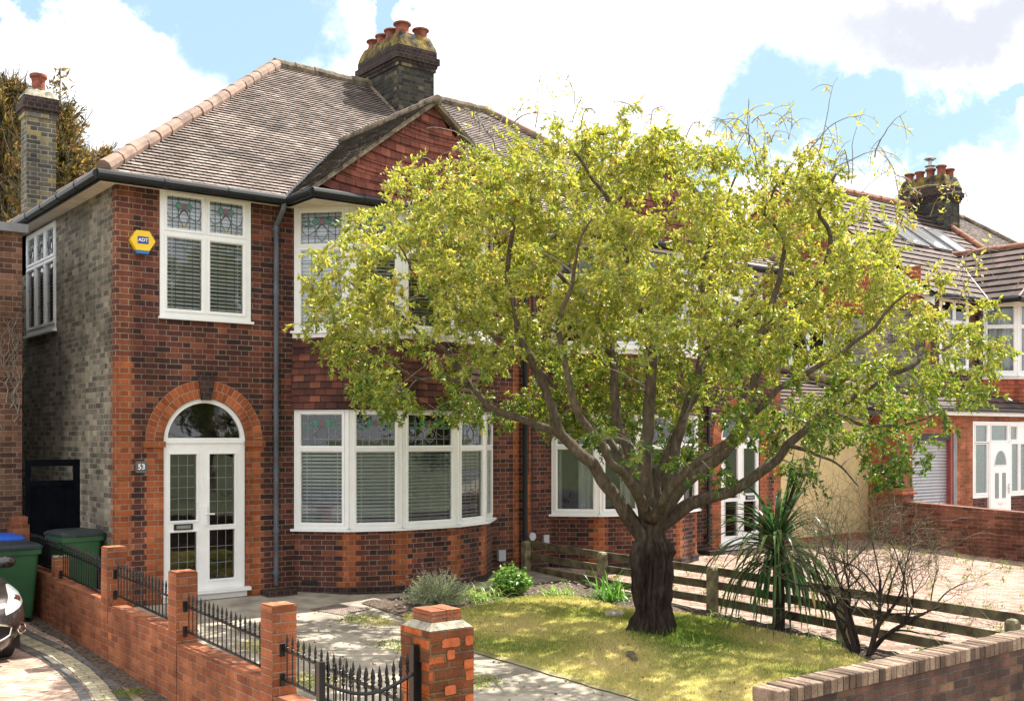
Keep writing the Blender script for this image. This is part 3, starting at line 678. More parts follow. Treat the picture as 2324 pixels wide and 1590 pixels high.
        tiles(m, (.05, -.02, 6.3), (1, 0, 0), (0, 0, 1), (0, -1, 0), lambda v: .55+v/.769+.45, lambda v: 8.05-v/.769-.1, 2.65, .12, .165, .014, .004, seed=9)
        tiles(m, (.05, -.02, 5.3), (1, 0, 0), (0, 0, 1), (0, -1, 0), lambda v: .0, lambda v: 8.6, .98, .12, .165, .014, .004, seed=9)
        m.build('gable_tile_hanging', 'hungred', root)
        o = M4 @ sm @ Matrix.Translation((3.9, -.03, 0)); window(o, .9, 6.6, 7.7, [(.08, 6.7, .4, 7.6), (.5, 6.7, .82, 7.6)], False, name='loft_window')
        # roof lights
        for k in range(3):
            xa = 2.35+k*1.12; va = 2.7; F = Matrix.Translation((xa, -.27+va*CP, 5.595+va*SP)) @ Matrix.Rotation(PIT-PI/2, 4, 'X') @ Matrix.Identity(4)
            F = M4 @ F; rr = MB(F); winframe(rr, .8, 0, 1.35, [(.06, .06, .74, 1.29)], y=-.09, depth=.1, ring=.02); r = rr.build('roof_light', 'greymetal', roof)
            gg = MB(F); gg.face([(.06, -.08, .06), (.74, -.08, .06), (.74, -.08, 1.29), (.06, -.08, 1.29)]); gg.build('pane', 'skyglass', r)
    # front gable
    gm = st.get('gablemat', 'roofold') if not st.get('gable') else rt
    m = B(); vg = 2.04/CP
    tiles(m, (2.3, -.27, 5.62), (0, -1, 0), (CP, 0, SP), (-SP, 0, CP), lambda v: -v*CP-.12, lambda v: .78, vg, g, tw, tk, .008, seed=5)
    tiles(m, (6.38, -.27, 5.62), (0, -1, 0), (-CP, 0, SP), (SP, 0, CP), lambda v: -v*CP-.12, lambda v: .78, vg, g, tw, tk, .008, seed=6)
    gr = m.build('gable_roof', gm, root)
    m = B(); ridgeline(m, (4.34, 1.85, 7.2), (4.34, -1.07, 7.2), .08); m.build('ridge_tiles', 'ridgeold' if not st.get('gable') else 'ridgeorange', gr)
    m = B()
    for sgn in (1, -1):
        a = Vector((4.34-sgn*2.06, -1.045, 5.56)); b = Vector((4.34, -1.045, 5.56+2.06*.769+.0)); u = Vector((0, 0, .07)); y = Vector((0, .14, 0))
        m.face([a, b, b+u, a+u]); m.face([a, a+y, b+y, b])
    m.build('bargeboard', 'ridgeold' if not st.get('gable') else 'white', gr)
    m = B(); gg = .118
    bd = lambda u, v: -.1*(1-math.exp(-max(0., u-v/.769)/.4))
    tiles(m, (2.46, -.93, 5.72), (1, 0, 0), (0, 0, 1), (0, -1, 0), lambda v: max(0, v)/.769, lambda v: 3.76-v/.769, 1.44, gg, .165, .02, .006, bend=bd, seed=8)
    m.face([(2.36, -.915, 5.56), (6.32, -.915, 5.56), (4.34, -.915, 7.08)])
    m.build('gable_tile_hanging', 'hung' if not st.get('gable') else 'hungred', root)
    m = B(); d = Vector((4.34-2.3, 1.85+.27, 7.19-5.6))
    for sgn in (1, -1):
        a = Vector((4.34-sgn*2.08, -.3, 5.61)); b = Vector((4.34, 1.87, 7.22)); m.tube([a, b], [.028, .02], 6)
    m.build('valley', 'blackp', roof)
    return root, M4
MAT['skyglass'] = plain('roof_light_glass', (.85, .88, .9), .12, .05, 3, spec=1., metal=.8)
ROOFC = ('roof', .1, .165, .02)
h1, M1 = house(0, 1, 'semi_detached_house', 'red brick hipped house numbered 53 with white arched double door and blinds behind leaded windows', dict(door=True, blind=True, roof=ROOFC, party=True))
h2, M2 = house(13.52, -1, 'semi_detached_house', 'red brick house half hidden behind the green tree with pale curtains in its bay', dict(door=True, blind=False, roof=ROOFC))
RC = ('concretetile', .3, .3, .03)
h3, M3 = house(18.84, 1, 'semi_detached_house', 'brown roofed brick house at right with sloping roof windows above the white porch', dict(door=False, blind=False, roof=RC, gable=True, hung='hungred'))
h4, M5 = house(32.36, -1, 'semi_detached_house', 'farthest house, its pale weathered plain tile roof showing behind the flue topped chimney', dict(door=True, blind=False, roof=ROOFC, hipmat='ridgeold'))
PT = [(6.56, 3.5, .23, .155), (6.98, 3.5, .2, .15), (6.54, 3.84, .19, .145), (6.54, 4.18, .18, .145), (6.54, 4.52, .17, .145), (6.97, 4.3, .18, .14)]
chimney(h1, Matrix(), 6.36, 7.16, 3.3, 4.75, 7.8, 9.38, 'chim', PT, ck=.85, fh=.3)
m = MB(); a = Vector((6.34, 3.28, 8.28)); 
for p, q in (((6.335, 3.28, 8.31), (6.335, 4.4, 9.19)), ((6.33, 3.26, 8.3), (7.19, 3.26, 8.3))): m.tube([p, q], .05, 5)
m.build('lead_flashing', 'ridgeold', h1)
chimney(h1, Matrix(), .0, .465, 4.55, 4.9, 4.9, 7.57, 'chimside', [(.23, 4.72, .3, .125)], cap='palecap', ck=.7, fh=.15, inset=.08)
M33 = Matrix.Translation((18.84, 0, 0))
chimney(h3, M33, 6.32, 7.16, 3.3, 4.75, 7.8, 9.3, 'chim', [(6.5, 3.5, .3, .14), (6.5, 3.85, .26, .14), (6.5, 4.2, .24, .14), (6.5, 4.55, .24, .14), (6.95, 3.5, .26, .14)])
m = MB(M33); m.lathe((6.48, 3.85, 10.2), [(.1, 0), (.1, .1), (.17, .12), (.17, .14), (.06, .14), (.06, .3), (.11, .3), (.13, .33), (.18, .34), (.17, .37), (.05, .42)], 14); m.build('flue_cowl', 'steel', h3)
m = MB(); ridgeline(m, (25.6, -.25, 5.7), (25.6, 4.3, 9.2), .1); m.build('verge_tiles', 'ridgeorange', h3)
m = MB(); ap = (.02, 20.3, 5.6, 9.1)
m.tube([(20.9, 6.5, 8.3), (20.9, 6.5, 11.2)], .02, 5); m.tube([(20.5, 6.5, 10.0), (21.3, 6.5, 10.0)], .012, 5)
for k in range(5): m.tube([(20.5+k*.2, 6.2, 10.0), (20.5+k*.2, 6.8, 10.0)], .008, 4)
tag(m.build('tv_aerial', 'steel'), 'thin metal television aerial rising over the brown tiled roof', 'aerial')
# ------------------------------------------------------------------ extension, garages, porch
def sheet(name, poly, zf, mat, dz=0., step=.5, kind='structure', thick=None, uvf=None):
    """ground sheet: convex-ish polygon clipped on a grid, following height function zf(x,y)"""
    xs = [p[0] for p in poly]; ys = [p[1] for p in poly]
    m = MB()
    def clip(pts, a, b):
        out = []; n = ((b[1]-a[1]), -(b[0]-a[0]))
        side = lambda p: (p[0]-a[0])*n[0]+(p[1]-a[1])*n[1]
        for i in range(len(pts)):
            p, q = pts[i], pts[(i+1) % len(pts)]; sp, sq = side(p), side(q)
            if sp <= 1e-9: out.append(p)
            if (sp < -1e-9 and sq > 1e-9) or (sp > 1e-9 and sq < -1e-9): t = sp/(sp-sq); out.append((p[0]+(q[0]-p[0])*t, p[1]+(q[1]-p[1])*t))
        return out
    y = min(ys)
    while y < max(ys)-1e-6:
        y1 = min(y+step, max(ys))
        pts = list(poly)
        for a, b in (((-1e3, y), (1e3, y)), ((1e3, y1), (-1e3, y1))):
            if len(pts) > 2: pts = clip(pts, a, b)
        if len(pts) > 2: m.face([(p[0], p[1], zf(p[0], p[1])+dz) for p in pts])
        y = y1
    return struct(m.build(name, mat), kind)
sheet('ground', [(-500, -500), (500, -500), (500, 700), (-500, 700)], lambda x, y: -.66, 'field', step=1300)
sheet('road', [(-200, -22), (200, -22), (200, -12.2), (-200, -12.2)], lambda x, y: -.62, 'tarmac', step=100)
m = MB(); m.box(-200, 200, -12.2, -9.75, -.7, -.47); struct(m.build('pavement', 'concrete'))
sheet('garden_path', [(-.66, -9.7), (6.85, -9.7), (6.85, .05), (-.66, .05)], lambda x, y: G(y), 'concrete')
sheet('side_passage', [(-.66, .05), (0, .05), (0, 9), (-.66, 9)], lambda x, y: G(y), 'concrete')
SOIL = [(2.9, -9.5), (6.72, -9.5), (6.72, -1.3), (3.05, -1.3)]
m = MB(); n = 60; r = random.Random(2)
hh = {}
def soilz(i, j, x, y):
    if (i, j) not in hh: hh[(i, j)] = G(y)+.012+r.random()*.035*(0 if i in (0,) else 1)
    return hh[(i, j)]
for i in range(38):
    for j in range(82):
        q = []
        for a, b in ((i, j), (i+1, j), (i+1, j+1), (i, j+1)): x = 2.92+a*.1; y = -9.5+b*.1; q.append((x, y, soilz(a, b, x, y)))
        m.face(q)
struct(m.build('soil', 'soil', smooth=True))
LAWN = [(2.76, -9.4), (5.3, -9.4), (5.5, -8.2), (6.05, -7.1), (6.4, -6.5), (6.3, -5.4), (6.2, -4.3), (5.75, -3.5), (5.72, -2.6), (5.2, -2.2), (4.4, -2.35), (3.7, -2.5), (2.85, -2.45), (2.62, -3.3), (2.56, -4.5), (2.66, -5.7), (2.74, -6.9)]
def lawnz(x, y): return G(y)+.05+.05*math.exp(-((x-4.95)**2+(y+5.0)**2)/.5)
def inpoly(x, y, poly):
    c = False; j = len(poly)-1
    for i in range(len(poly)):
        xi, yi = poly[i]; xj, yj = poly[j]
        if (yi > y) != (yj > y) and x < (xj-xi)*(y-yi)/(yj-yi)+xi: c = not c
        j = i
    return c
m = MB(); cxl, cyl = 4.4, -5.6; K = 60; rim = []
for k in range(len(LAWN)):
    a, b = LAWN[k], LAWN[(k+1) % len(LAWN)]; nn = max(1, int(math.dist(a, b)/.12))
    for q in range(nn): rim.append((a[0]+(b[0]-a[0])*q/nn+random.uniform(-.02, .02), a[1]+(b[1]-a[1])*q/nn+random.uniform(-.02, .02)))
NR = 14
def rp(k, f): x = cxl+(rim[k][0]-cxl)*f; y = cyl+(rim[k][1]-cyl)*f; return (x, y, lawnz(x, y) if f < .999 else G(y)+.012)
for k in range(len(rim)):
    k2 = (k+1) % len(rim)
    for q in range(NR):
        f0, f1 = q/NR, (q+1)/NR
        P4 = [rp(k, f0), rp(k, f1), rp(k2, f1), rp(k2, f0)]
        m.face(P4 if q else [P4[0], P4[1], P4[2]])
struct(m.build('lawn', 'lawn', smooth=True))
# grass blades
def blades(name, cnt, poly, zf, h=(.025, .06), w=.006, mat='grass', keep=None, dens=None):
    xs = [p[0] for p in poly]; ys = [p[1] for p in poly]; P = []
    while len(P) < cnt:
        x, y = random.uniform(min(xs), max(xs)), random.uniform(min(ys), max(ys))
        if inpoly(x, y, poly) and (dens is None or random.random() < dens(x, y)): P.append((x, y))
    P = np.array(P); n = len(P); ang = rng.uniform(0, 2*PI, n); hh = rng.uniform(*h, n); lean = rng.normal(0, .35, (n, 2))
    z = np.array([zf(a, b) for a, b in P]); base = np.c_[P, z]; d = np.c_[np.cos(ang), np.sin(ang), np.zeros(n)]*w
    tip = base+np.c_[lean*hh[:, None], hh]
    V = np.stack([base-d, base+d, tip], 1).reshape(-1, 3); F = np.arange(3*n).reshape(-1, 3)
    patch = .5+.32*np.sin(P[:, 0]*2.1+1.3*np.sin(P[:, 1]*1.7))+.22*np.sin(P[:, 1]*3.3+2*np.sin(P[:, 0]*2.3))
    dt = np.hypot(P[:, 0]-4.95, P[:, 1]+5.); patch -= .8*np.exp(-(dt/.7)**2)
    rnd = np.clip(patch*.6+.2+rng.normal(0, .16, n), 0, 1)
    return struct(np_mesh(name, V, F, mat, rnd=rnd), 'stuff')
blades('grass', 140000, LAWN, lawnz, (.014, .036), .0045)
blades('path_moss', 9000, [(.2, -8.5), (2.7, -8.5), (2.7, -1.9), (.2, -1.9)], lambda x, y: G(y), (.008, .02), .008, dens=lambda x, y: max(0, math.sin(x*3.1+y*1.3)*math.sin(y*2.3-x)*1.3-.35))
# left driveway
sheet('driveway', [(-9, -9.7), (-.6, -9.7), (-.6, 5), (-9, 5)], lambda x, y: GL(y), 'pave')
def band(name, pts, w, mat, dz, off=0):
    m = MB(); P = [Vector((*p, 0)) for p in pts]; acc = 0; Lf = []; Rt = []; A = []
    for i, p in enumerate(P):
        d = (P[min(i+1, len(P)-1)]-P[max(i-1, 0)]).normalized(); n = Vector((-d.y, d.x, 0)); A.append(acc)
        if i < len(P)-1: acc += (P[i+1]-p).length
        Lf.append(p+n*(off+w/2)); Rt.append(p+n*(off-w/2))
    for i in range(len(P)-1):
        q = [Rt[i], Rt[i+1], Lf[i+1], Lf[i]]
        m.face([(v.x, v.y, GL(v.y)+dz) for v in q], [(0, A[i]), (0, A[i+1]), (w, A[i+1]), (w, A[i])] )
    return struct(m.build(name, mat))
BC = [(-1.3, .6), (-1.28, -.2), (-1.2, -.9), (-1.12, -1.6), (-1.11, -2.3), (-1.17, -3.1), (-1.3, -4), (-1.5, -5), (-1.8, -6.2), (-2.2, -7.6), (-2.7, -9.4)]
def poly_band(name, x1, pts, mat, dz):
    m = MB()
    for a, b in zip(pts[:-1], pts[1:]): m.face([(a[0], a[1], GL(a[1])+dz), (b[0], b[1], GL(b[1])+dz), (x1, b[1], GL(b[1])+dz), (x1, a[1], GL(a[1])+dz)])
    return struct(m.build(name, mat))
poly_band('charcoal_paving', -.7, BC, 'pavegrey', .004)
band('border_paving', BC, .1, 'pavegrey', .008, off=-.17); band('border_paving', BC, .2, 'pavecream', .008, off=-.0); band('border_paving', BC, .1, 'pavegrey', .0085, off=.16); band('border_paving', BC, .1, 'pave', .008, off=.27)
# middle drive
def Gm(x, y): return G(y)-.004*max(0, x-6.9)
sheet('paved_drive', [(6.85, -9.7), (16.25, -9.7), (16.25, .05), (6.85, .05)], Gm, 'drive')
sheet('far_drive', [(16.25, -9.7), (60, -9.7), (60, .05), (16.25, .05)], lambda x, y: Gm(x, y), 'drive')
sheet('back_garden', [(-9, 5), (60, 5), (60, 40), (-9, 40)], lambda x, y: -.2, 'field', step=40)
# ochre rendered extension between the houses
t = thing('garage', (15, 2, 0), 'ochre rendered lean-to garage wall under brown tiles beside the second house', 'garage')
m = MB(); m.box(13.56, 16.6, .02, 5, .12, 2.62); m.build('wall', 'render', t)
m = MB(); m.box(13.56, 16.6, 0, 5, -.3, .119); m.build('plinth', 'orange', t)
m = MB(); m.box(13.56, 16.6, -.02, 5, 2.621, 2.74); m.build('lintel', 'greymetal', t)
m = MB(); m.box(13.56, 16.6, -.0, 5, 2.741, 2.9); m.build('fascia', 'fascia', t)
m = MB(); tiles(m, (13.56, -.25, 2.9), (1, 0, 0), (0, .95, .31), (0, -.31, .95), lambda v: 0, lambda v: 3.1, 3.3, .3, .3, .03, seed=12); m.face([(13.56, 2.9, 3.9), (13.56, 5, 3.9), (16.6, 5, 3.9), (16.6, 2.9, 3.9)]); rf = m.build('roof', 'concretetile', t)
m = MB(); m.tube([(13.5, -.3, 2.87), (16.7, -.3, 2.87)], .05, 8); m.build('gutter', 'blackp', t)
m = MB(); ridgeline(m, (16.68, -1.0, 2.98), (16.68, 2.8, 4.0), .12); m.build('ridge_tiles', 'ridge', rf)
t = thing('porch_extension', (19, -.3, 0), 'brick garage with grey roller shutter joined to a white glazed porch', 'porch')
y0 = -.7
m = MB(Matrix.Translation((0, y0, 0))); m.holes(16.6, 22.4, -.35, 2.72, [(17.2, -.2, 19.02, 2.3), (19.7, -.3, 22.2, 2.62)], y=0, back=.25)
m.face([(16.6, 6, -.35), (16.6, 0, -.35), (16.6, 0, 2.72), (16.6, 6, 2.72)]); m.face([(22.4, 0, -.35), (22.4, 6, -.35), (22.4, 6, 2.72), (22.4, 0, 2.72)]); m.build('wall', 'gardenbrick', t)
m = MB(); z = -.2
m.box(17.2, 18.8, y0+.16, y0+.2, -.2, 2.3); 
while z < 2.28: m.tube([(17.26, y0+.15, z+.035), (18.78, y0+.15, z+.035)], .034, 6); z += .072
m.build('roller_shutter', 'shutter', t)
m = MB(); m.box(17.2, 17.27, y0+.05, y0+.14, -.2, 2.3); m.box(17.2, 18.8, y0+.03, y0+.13, 2.16, 2.3); m.build('shutter_frame', 'blackp', t)
m = MB(); m.box(18.78, 18.86, y0+.02, y0+.14, -.2, 2.3); m.build('red_post', 'redpost', t)
m = MB(); m.box(18.87, 19.02, y0+.0, y0+.2, -.2, 2.3); m.build('grey_post', 'greymetal', t)
m = MB(); m.box(17.1, 19.1, y0-.01, y0-.001, 2.31, 2.53); m.build('soldier_course', 'orange', t)
m = MB(); m.box(16.5, 22.4, y0-.2, y0+.05, 2.725, 2.86); m.build('fascia', 'white', t)
m = MB(); m.tube([(16.5, y0-.27, 2.86), (22.45, y0-.27, 2.86)], .05, 8); m.build('gutter', 'blackp', t)
m = MB(); tiles(m, (16.5, y0-.25, 2.9), (1, 0, 0), (0, .87, .49), (0, -.49, .87), lambda v: 0, lambda v: 6., 1.1, .3, .3, .03, seed=13); m.build('roof', 'concretetile', t)
F = Matrix.Translation((19.7, y0+.02, 0))
m = MB(F); ps = [(.12, .9, .62, 2.05), (.12, 2.12, .62, 2.5), (.82, 2.15, 1.55, 2.5), (1.78, .9, 2.08, 2.05), (1.72, 2.17, 2.02, 2.48), (2.2, .9, 2.42, 2.05)]
winframe(m, 2.5, .78, 2.6, [p for p in ps if p[2] < 2.5], y=-.02); w = m.build('porch_window', 'white', t)
m = MB(F); [m.face([(p[0], .005, p[1]), (p[2], .005, p[1]), (p[2], .005, p[3]), (p[0], .005, p[3])]) for p in ps]; m.build('pane', 'frosted', w)
m = MB(F); m.box(0, .68, 0, .2, -.3, .779); m.build('dwarf_wall', 'red', t); m = MB(F); m.box(1.7, 2.5, 0, .2, -.3, .779); m.build('dwarf_wall', 'red', t)
m = MB(F); m.box(.72, 1.62, -.06, -.021, .0, 2.08); m.box(.68, .72, -.05, .1, -.1, 2.12); m.box(1.62, 1.68, -.05, .1, -.1, 2.12)
for zc in (.3,): m.box(.85, 1.13, -.07, -.0601, .1, .55); m.box(1.2, 1.5, -.07, -.0601, .1, .55)
d = m.build('door', 'white', t)
m = MB(F); m.face([(1.17+.26*math.cos(PI*k/16), -.063, 1.55+.34*math.sin(PI*k/16)) for k in range(17)])
for xa in (.92, 1.25): m.box(xa, xa+.17, -.066, -.062, .75, 1.36)
m.build('pane', 'frosted', d)
m = MB(F); m.tube([(1.17+.28*math.cos(PI*k/16), -.064, 1.55+.36*math.sin(PI*k/16)) for k in range(17)], .014, 6); m.tube([(.89, -.064, 1.54), (1.45, -.064, 1.54)], .014, 6); m.build('moulding', 'white', d)
m = MB(F); m.box(1.07, 1.3, -.07, -.0605, .6, .66); m.build('letterbox', 'chrome', d)
m = MB(F); m.box(1.53, 1.57, -.08, -.06, .85, 1.1); m.tube([(1.55, -.1, 1.0), (1.45, -.11, 1.0)], .012, 6); m.build('handle', 'chrome', d)
# neighbour on the left
t = thing('neighbour_house', (-1.4, 4, 0), 'flat roofed brown brick house side wall at the left edge', 'house')
m = MB(); m.box(-2.3, -.72, 1.8, 12, -.3, 5.08); m.box(-9, -2.301, 6, 12, -.3, 5.08); m.build('wall', 'nbrick', t)
m = MB(); m.box(-2.4, -.66, 1.7, 12.1, 5.081, 5.2); m.box(-9, -2.401, 5.9, 12.1, 5.081, 5.2); m.build('roof_edge', 'greymetal', t)
# bare creeper on that wall
m = MB(); r = random.Random(4)
for s in range(5):
    p = Vector((-.98+s*.05, 1.775, 2.2+r.random()*.6)); path = [p]; 
    for k in range(14): p = p+Vector((r.uniform(-.05, .06), r.uniform(-.006, .006), .09)); p.y = min(p.y, 1.79); p.x = min(max(p.x, -1.15), -.76); path.append(p.copy())
    m.tube(path, [.012*(1-k/16) for k in range(len(path))], 4)
    for k in range(3, 12, 2):
        a = path[k]; m.tube([a, a+Vector((r.uniform(-.1, .1), 0, .1)), a+Vector((r.uniform(-.15, .15), 0, .3))], [.006, .005, .002], 4)
tag(m.build('dead_creeper', 'twig'), 'pale dead creeper stems clinging to the left brown brick wall', 'creeper')
# side gate
t = thing('side_gate', (-.36, 1.6, 0), 'black boarded gate closing the passage beside the grey brick wall', 'gate')
m = MB()
for k in range(7): m.box(-.68+k*.096, -.587+k*.096, 1.6, 1.63, -.1, 1.62)
m.build('boards', 'blackwood', t); m = MB(); m.box(-.7, -.02, 1.58, 1.599, 1.83, 1.92); m.box(-.7, -.02, 1.58, 1.599, 1.55, 1.63); m.box(-.08, -.0, 1.575, 1.64, -.1, 1.92); m.box(-.72, -.66, 1.575, 1.64, -.1, 1.92); m.build('gate_frame', 'blackwood', t)
# bins
def make_bin(loc, label, lidmat, bodymat='bingreen', rz=0, sc=1.):
    t = thing('wheelie_bin', (0, 0, 0), label, 'wheelie bin', 'wheelie bins')
    m = MB(); w0, w1, d0, d1, H = .2, .27, .2, .3, .93
    def rr(w, d0, d1, z, c=.05):
        pts = []
        for cx, cy, a0 in ((w-c, d1-c, 0), (-w+c, d1-c, 90), (-w+c, d0+c, 180), (w-c, d0+c, 270)):
            for k in range(4): a = math.radians(a0+k*30); pts.append((cx+c*math.cos(a), cy+c*math.sin(a), z))
        return pts
    R = [rr(.2, -.2, .24, .06), rr(.25, -.27, .27, .8), rr(.255, -.275, .275, .86), rr(.285, -.3, .3, .865), rr(.29, -.305, .305, .93)]
    for a, b in zip(R[:-1], R[1:]):
        for k in range(16): m.face([a[k], a[(k+1) % 16], b[(k+1) % 16], b[k]])
    m.face(list(reversed(R[0]))); m.face(R[-1]); body = m.build('body', bodymat, t)
    m = MB(); R = [rr(.295, -.32, .31, .935), rr(.295, -.32, .31, .965), rr(.27, -.28, .29, .99, .04), rr(.2, -.2, .2, 1.01, .04)]
    for a, b in zip(R[:-1], R[1:]):
        for k in range(16): m.face([a[k], a[(k+1) % 16], b[(k+1) % 16], b[k]])
    m.face(R[-1]); m.face(list(reversed(R[0]))); m.box(-.1, .1, -.34, -.3, .94, .96); m.build('lid', lidmat, t)
    m = MB(); m.tube([(-.27, .3, .93), (-.27, .36, .95), (.27, .36, .95), (.27, .3, .93)], .014, 6); m.build('handle', lidmat, t)
    for sx in (-1, 1):
        m = MB(); m.tube([(sx*.2, .22, .1), (sx*.25, .22, .1)], .1, 14); m.build('wheel', 'rubber', t)
    t.location = loc; t.rotation_euler = (0, 0, rz); t.scale = (sc,)*3; return t
make_bin((-1.09, .72, GL(.7)), 'green wheelie bin with dark lid nearest the car', 'binlid', sc=1.02)
make_bin((-1.16, 1.35, GL(1.2)), 'wheelie bin with a bright blue lid behind the nearest green bin', 'binblue', sc=1.06)
make_bin((-.34, .62, 0.0), 'green wheelie bin with dark lid in the passage against the grey brick wall', 'binlid', rz=.12, sc=1.0)
# loose bricks pier behind bins
m = MB(); m.box(-.92, -.68, 1.55, 1.79, -.2, 1.03); m.box(-.9, -.7, 1.57, 1.79, 1.031, 1.14)
tag(m.build('brick_stack', 'gardenbrick'), 'short red brick pier topped by loose bricks behind the blue lidded bin', 'pier')
MAT['pierred'] = masonry('garden_pier_brick', [(0, (.27, .08, .034)), (.5, (.36, .112, .045)), (1, (.44, .15, .06))], (.38, .24, .16), Lw=.47, Hw=0., stain=(.6, 1.08), bd=.006, grain=.35, stainscale=1.5)
# ------------------------------------------------------------------ left garden wall with piers and railings
XW = -.66
t = thing('garden_wall', (XW, -4, GL(-4)), 'low orange brick dividing wall stepping down between square piers', 'wall')
PY = [.12, -2.02, -4.12, -6.24, -8.58]; PZ = [.7, 1.0, .93, .87]; WZ = [.42, .36, .26, .15]
hw = .1075
def rough_box(m, x0, x1, y0, y1, z0, z1, r, j=.006):
    c = [(x0, y0), (x1, y0), (x1, y1), (x0, y1)]
    z = z0; rings = []
    zs = [z0]+[z0+(z1-z0)*k/8 for k in range(1, 9)]
    for z in zs: rings.append([(x+r.uniform(-j, j), y+r.uniform(-j, j), z+(r.uniform(-j, j) if z == z1 else 0)) for x, y in c])
    for a, b in zip(rings[:-1], rings[1:]):
        for k in range(4): m.face([a[k], a[(k+1) % 4], b[(k+1) % 4], b[k]])
    m.face(rings[-1])
rr = random.Random(8)
for k in range(4):
    a = PY[k]-hw-.003; b = PY[k+1]+(hw if k < 3 else .17)+.003
    m = MB(); m.box(XW-.1, XW+.1, b, a, -.6, WZ[k]); m.build('low_wall', 'gardenbrick', t)
m = MB(); m.box(XW-.1, XW+.1, .12+hw+.003, 1.78, -.5, .46); m.build('low_wall', 'gardenbrick', t)
for k in range(4):
    m = MB(); w = hw if k else .085; rough_box(m, XW-w, XW+w, PY[k]-w, PY[k]+w, -.6, PZ[k], rr, .003)
    p = m.build('pier', 'pierred', t)
    m = MB(); rough_box(m, XW-w+.006, XW+w-.006, PY[k]-w+.006, PY[k]+w-.006, PZ[k]+.004, PZ[k]+(.012 if k else .02), rr, .002); m.build('cap', 'palecap' if k == 0 else 'arch', p)
# gate pier
t = thing('gate_pier', (XW, -8.58, G(-8.58)), 'thick weathered brick gate pier with sloping shoulders and bright orange spalled patches', 'pier')
m = MB(); rough_box(m, XW-.17, XW+.17, -8.75, -8.41, -.6, 1.02, rr, .004); m.build('shaft', 'pierbrick', t)
m = MB(); a, b = .165, .118
lo = [(XW+i*a, -8.58+j*a, 1.022) for i, j in ((-1, -1), (1, -1), (1, 1), (-1, 1))]; hi = [(XW+i*b, -8.58+j*b, 1.065) for i, j in ((-1, -1), (1, -1), (1, 1), (-1, 1))]
for k in range(4): m.face([lo[k], lo[(k+1) % 4], hi[(k+1) % 4], hi[k]])
m.build('shoulder', 'palecap', t)
m = MB(); rough_box(m, XW-.112, XW-.003, -8.58-.112, -8.58+.112, 1.06, 1.135, rr, .003); rough_box(m, XW+.003, XW+.112, -8.58-.112, -8.58+.112, 1.06, 1.135, rr, .003); m.build('cap_bricks', 'gardenbrick', t)
MAT['spall'] = plain('spalled_orange_brick', (.42, .1, .03), .9, .2, 20, .008)
m = MB(); r = random.Random(12)
for k, (xa, xb, row) in enumerate(((-.08, .06, 12), (.1, .165, 12), (-.04, .02, 11), (.09, .165, 10), (.105, .168, 9), (-.06, .03, 8), (.1, .165, 7), (.11, .168, 5), (-.1, .0, 4), (.1, .16, 3))):
    z = row*.075+.0375; x = XW+(xa+xb)/2; w = (xb-xa)/2; h = .031; P_ = []
    for q in range(24):
        a = 2*PI*q/24; c_, s_ = math.cos(a), math.sin(a); P_.append((x+w*math.copysign(abs(c_)**.35, c_)*r.uniform(.93, 1.03), -8.7562, z+h*math.copysign(abs(s_)**.4, s_)*r.uniform(.85, 1.02)))
    m.face(P_); m.build('spalled_patch', 'spall', t); m = MB()
def spear(m, p, zr, top):
    x, y = p; z0 = zr
    m.lathe((x, y, 0), [(.0065, z0), (.0065, top-.13), (.014, top-.122), (.014, top-.113), (.0075, top-.108), (.0125, top-.097), (.0125, top-.09), (.0075, top-.083), (.014, top-.066), (.0105, top-.04), (.001, top)], 6)
def railing(ya, yb, zb, zt, ztop, slope, label):
    t = thing('metal_railing', (XW, (ya+yb)/2, zb), label, 'railing', 'spiked railings on the dividing wall')
    m = MB(); n = int(round(abs(yb-ya)/.098))
    for k in range(n):
        y = ya+(yb-ya)*(k+.5)/n; dz = -slope*(y-ya)*-1
        spear(m, (XW, y), zb+dz-.0, ztop+dz)
    m.build('spiked_bars', 'iron', t)
    for z in (zb, zt):
        m = MB(); dz = slope*(yb-ya)
        P = [(XW-.013, ya, z), (XW+.013, ya, z)]
        m.face([(XW-.016, ya, z+.006), (XW+.016, ya, z+.006), (XW+.016, yb, z+dz+.006), (XW-.016, yb, z+dz+.006)][::-1]); m.face([(XW-.016, ya, z-.006), (XW+.016, ya, z-.006), (XW+.016, yb, z+dz-.006), (XW-.016, yb, z+dz-.006)])
        for sx in (-.016, .016): m.face([(XW+sx, ya, z-.006), (XW+sx, ya, z+.006), (XW+sx, yb, z+dz+.006), (XW+sx, yb, z+dz-.006)])
        m.build('rail', 'iron', t)
        m = MB(); m.box(XW-.04, XW+.0, ya-.015, ya+.002, z-.05, z+.05); m.build('bracket', 'iron', t)
railing(PY[0]-.09, PY[1]+hw, .49, .78, .92, .033, 'short spiked black railing between the smallest pier and the first tall pier')
railing(PY[1]-hw, PY[2]+hw, .48, .71, .86, .035, 'spiked black railing between the two tall piers in front of the door')
railing(PY[2]-hw, PY[3]+hw, .37, .61, .75, .038, 'spiked black railing in front of the white door step and path')
railing(PY[3]-hw, PY[4]+.17, .28, .52, .66, .04, 'spiked black railing running to the thick gate pier')
railing(1.7, .22, .53, .78, .92, .0, 'dark spiked railing in shade behind the green bin')
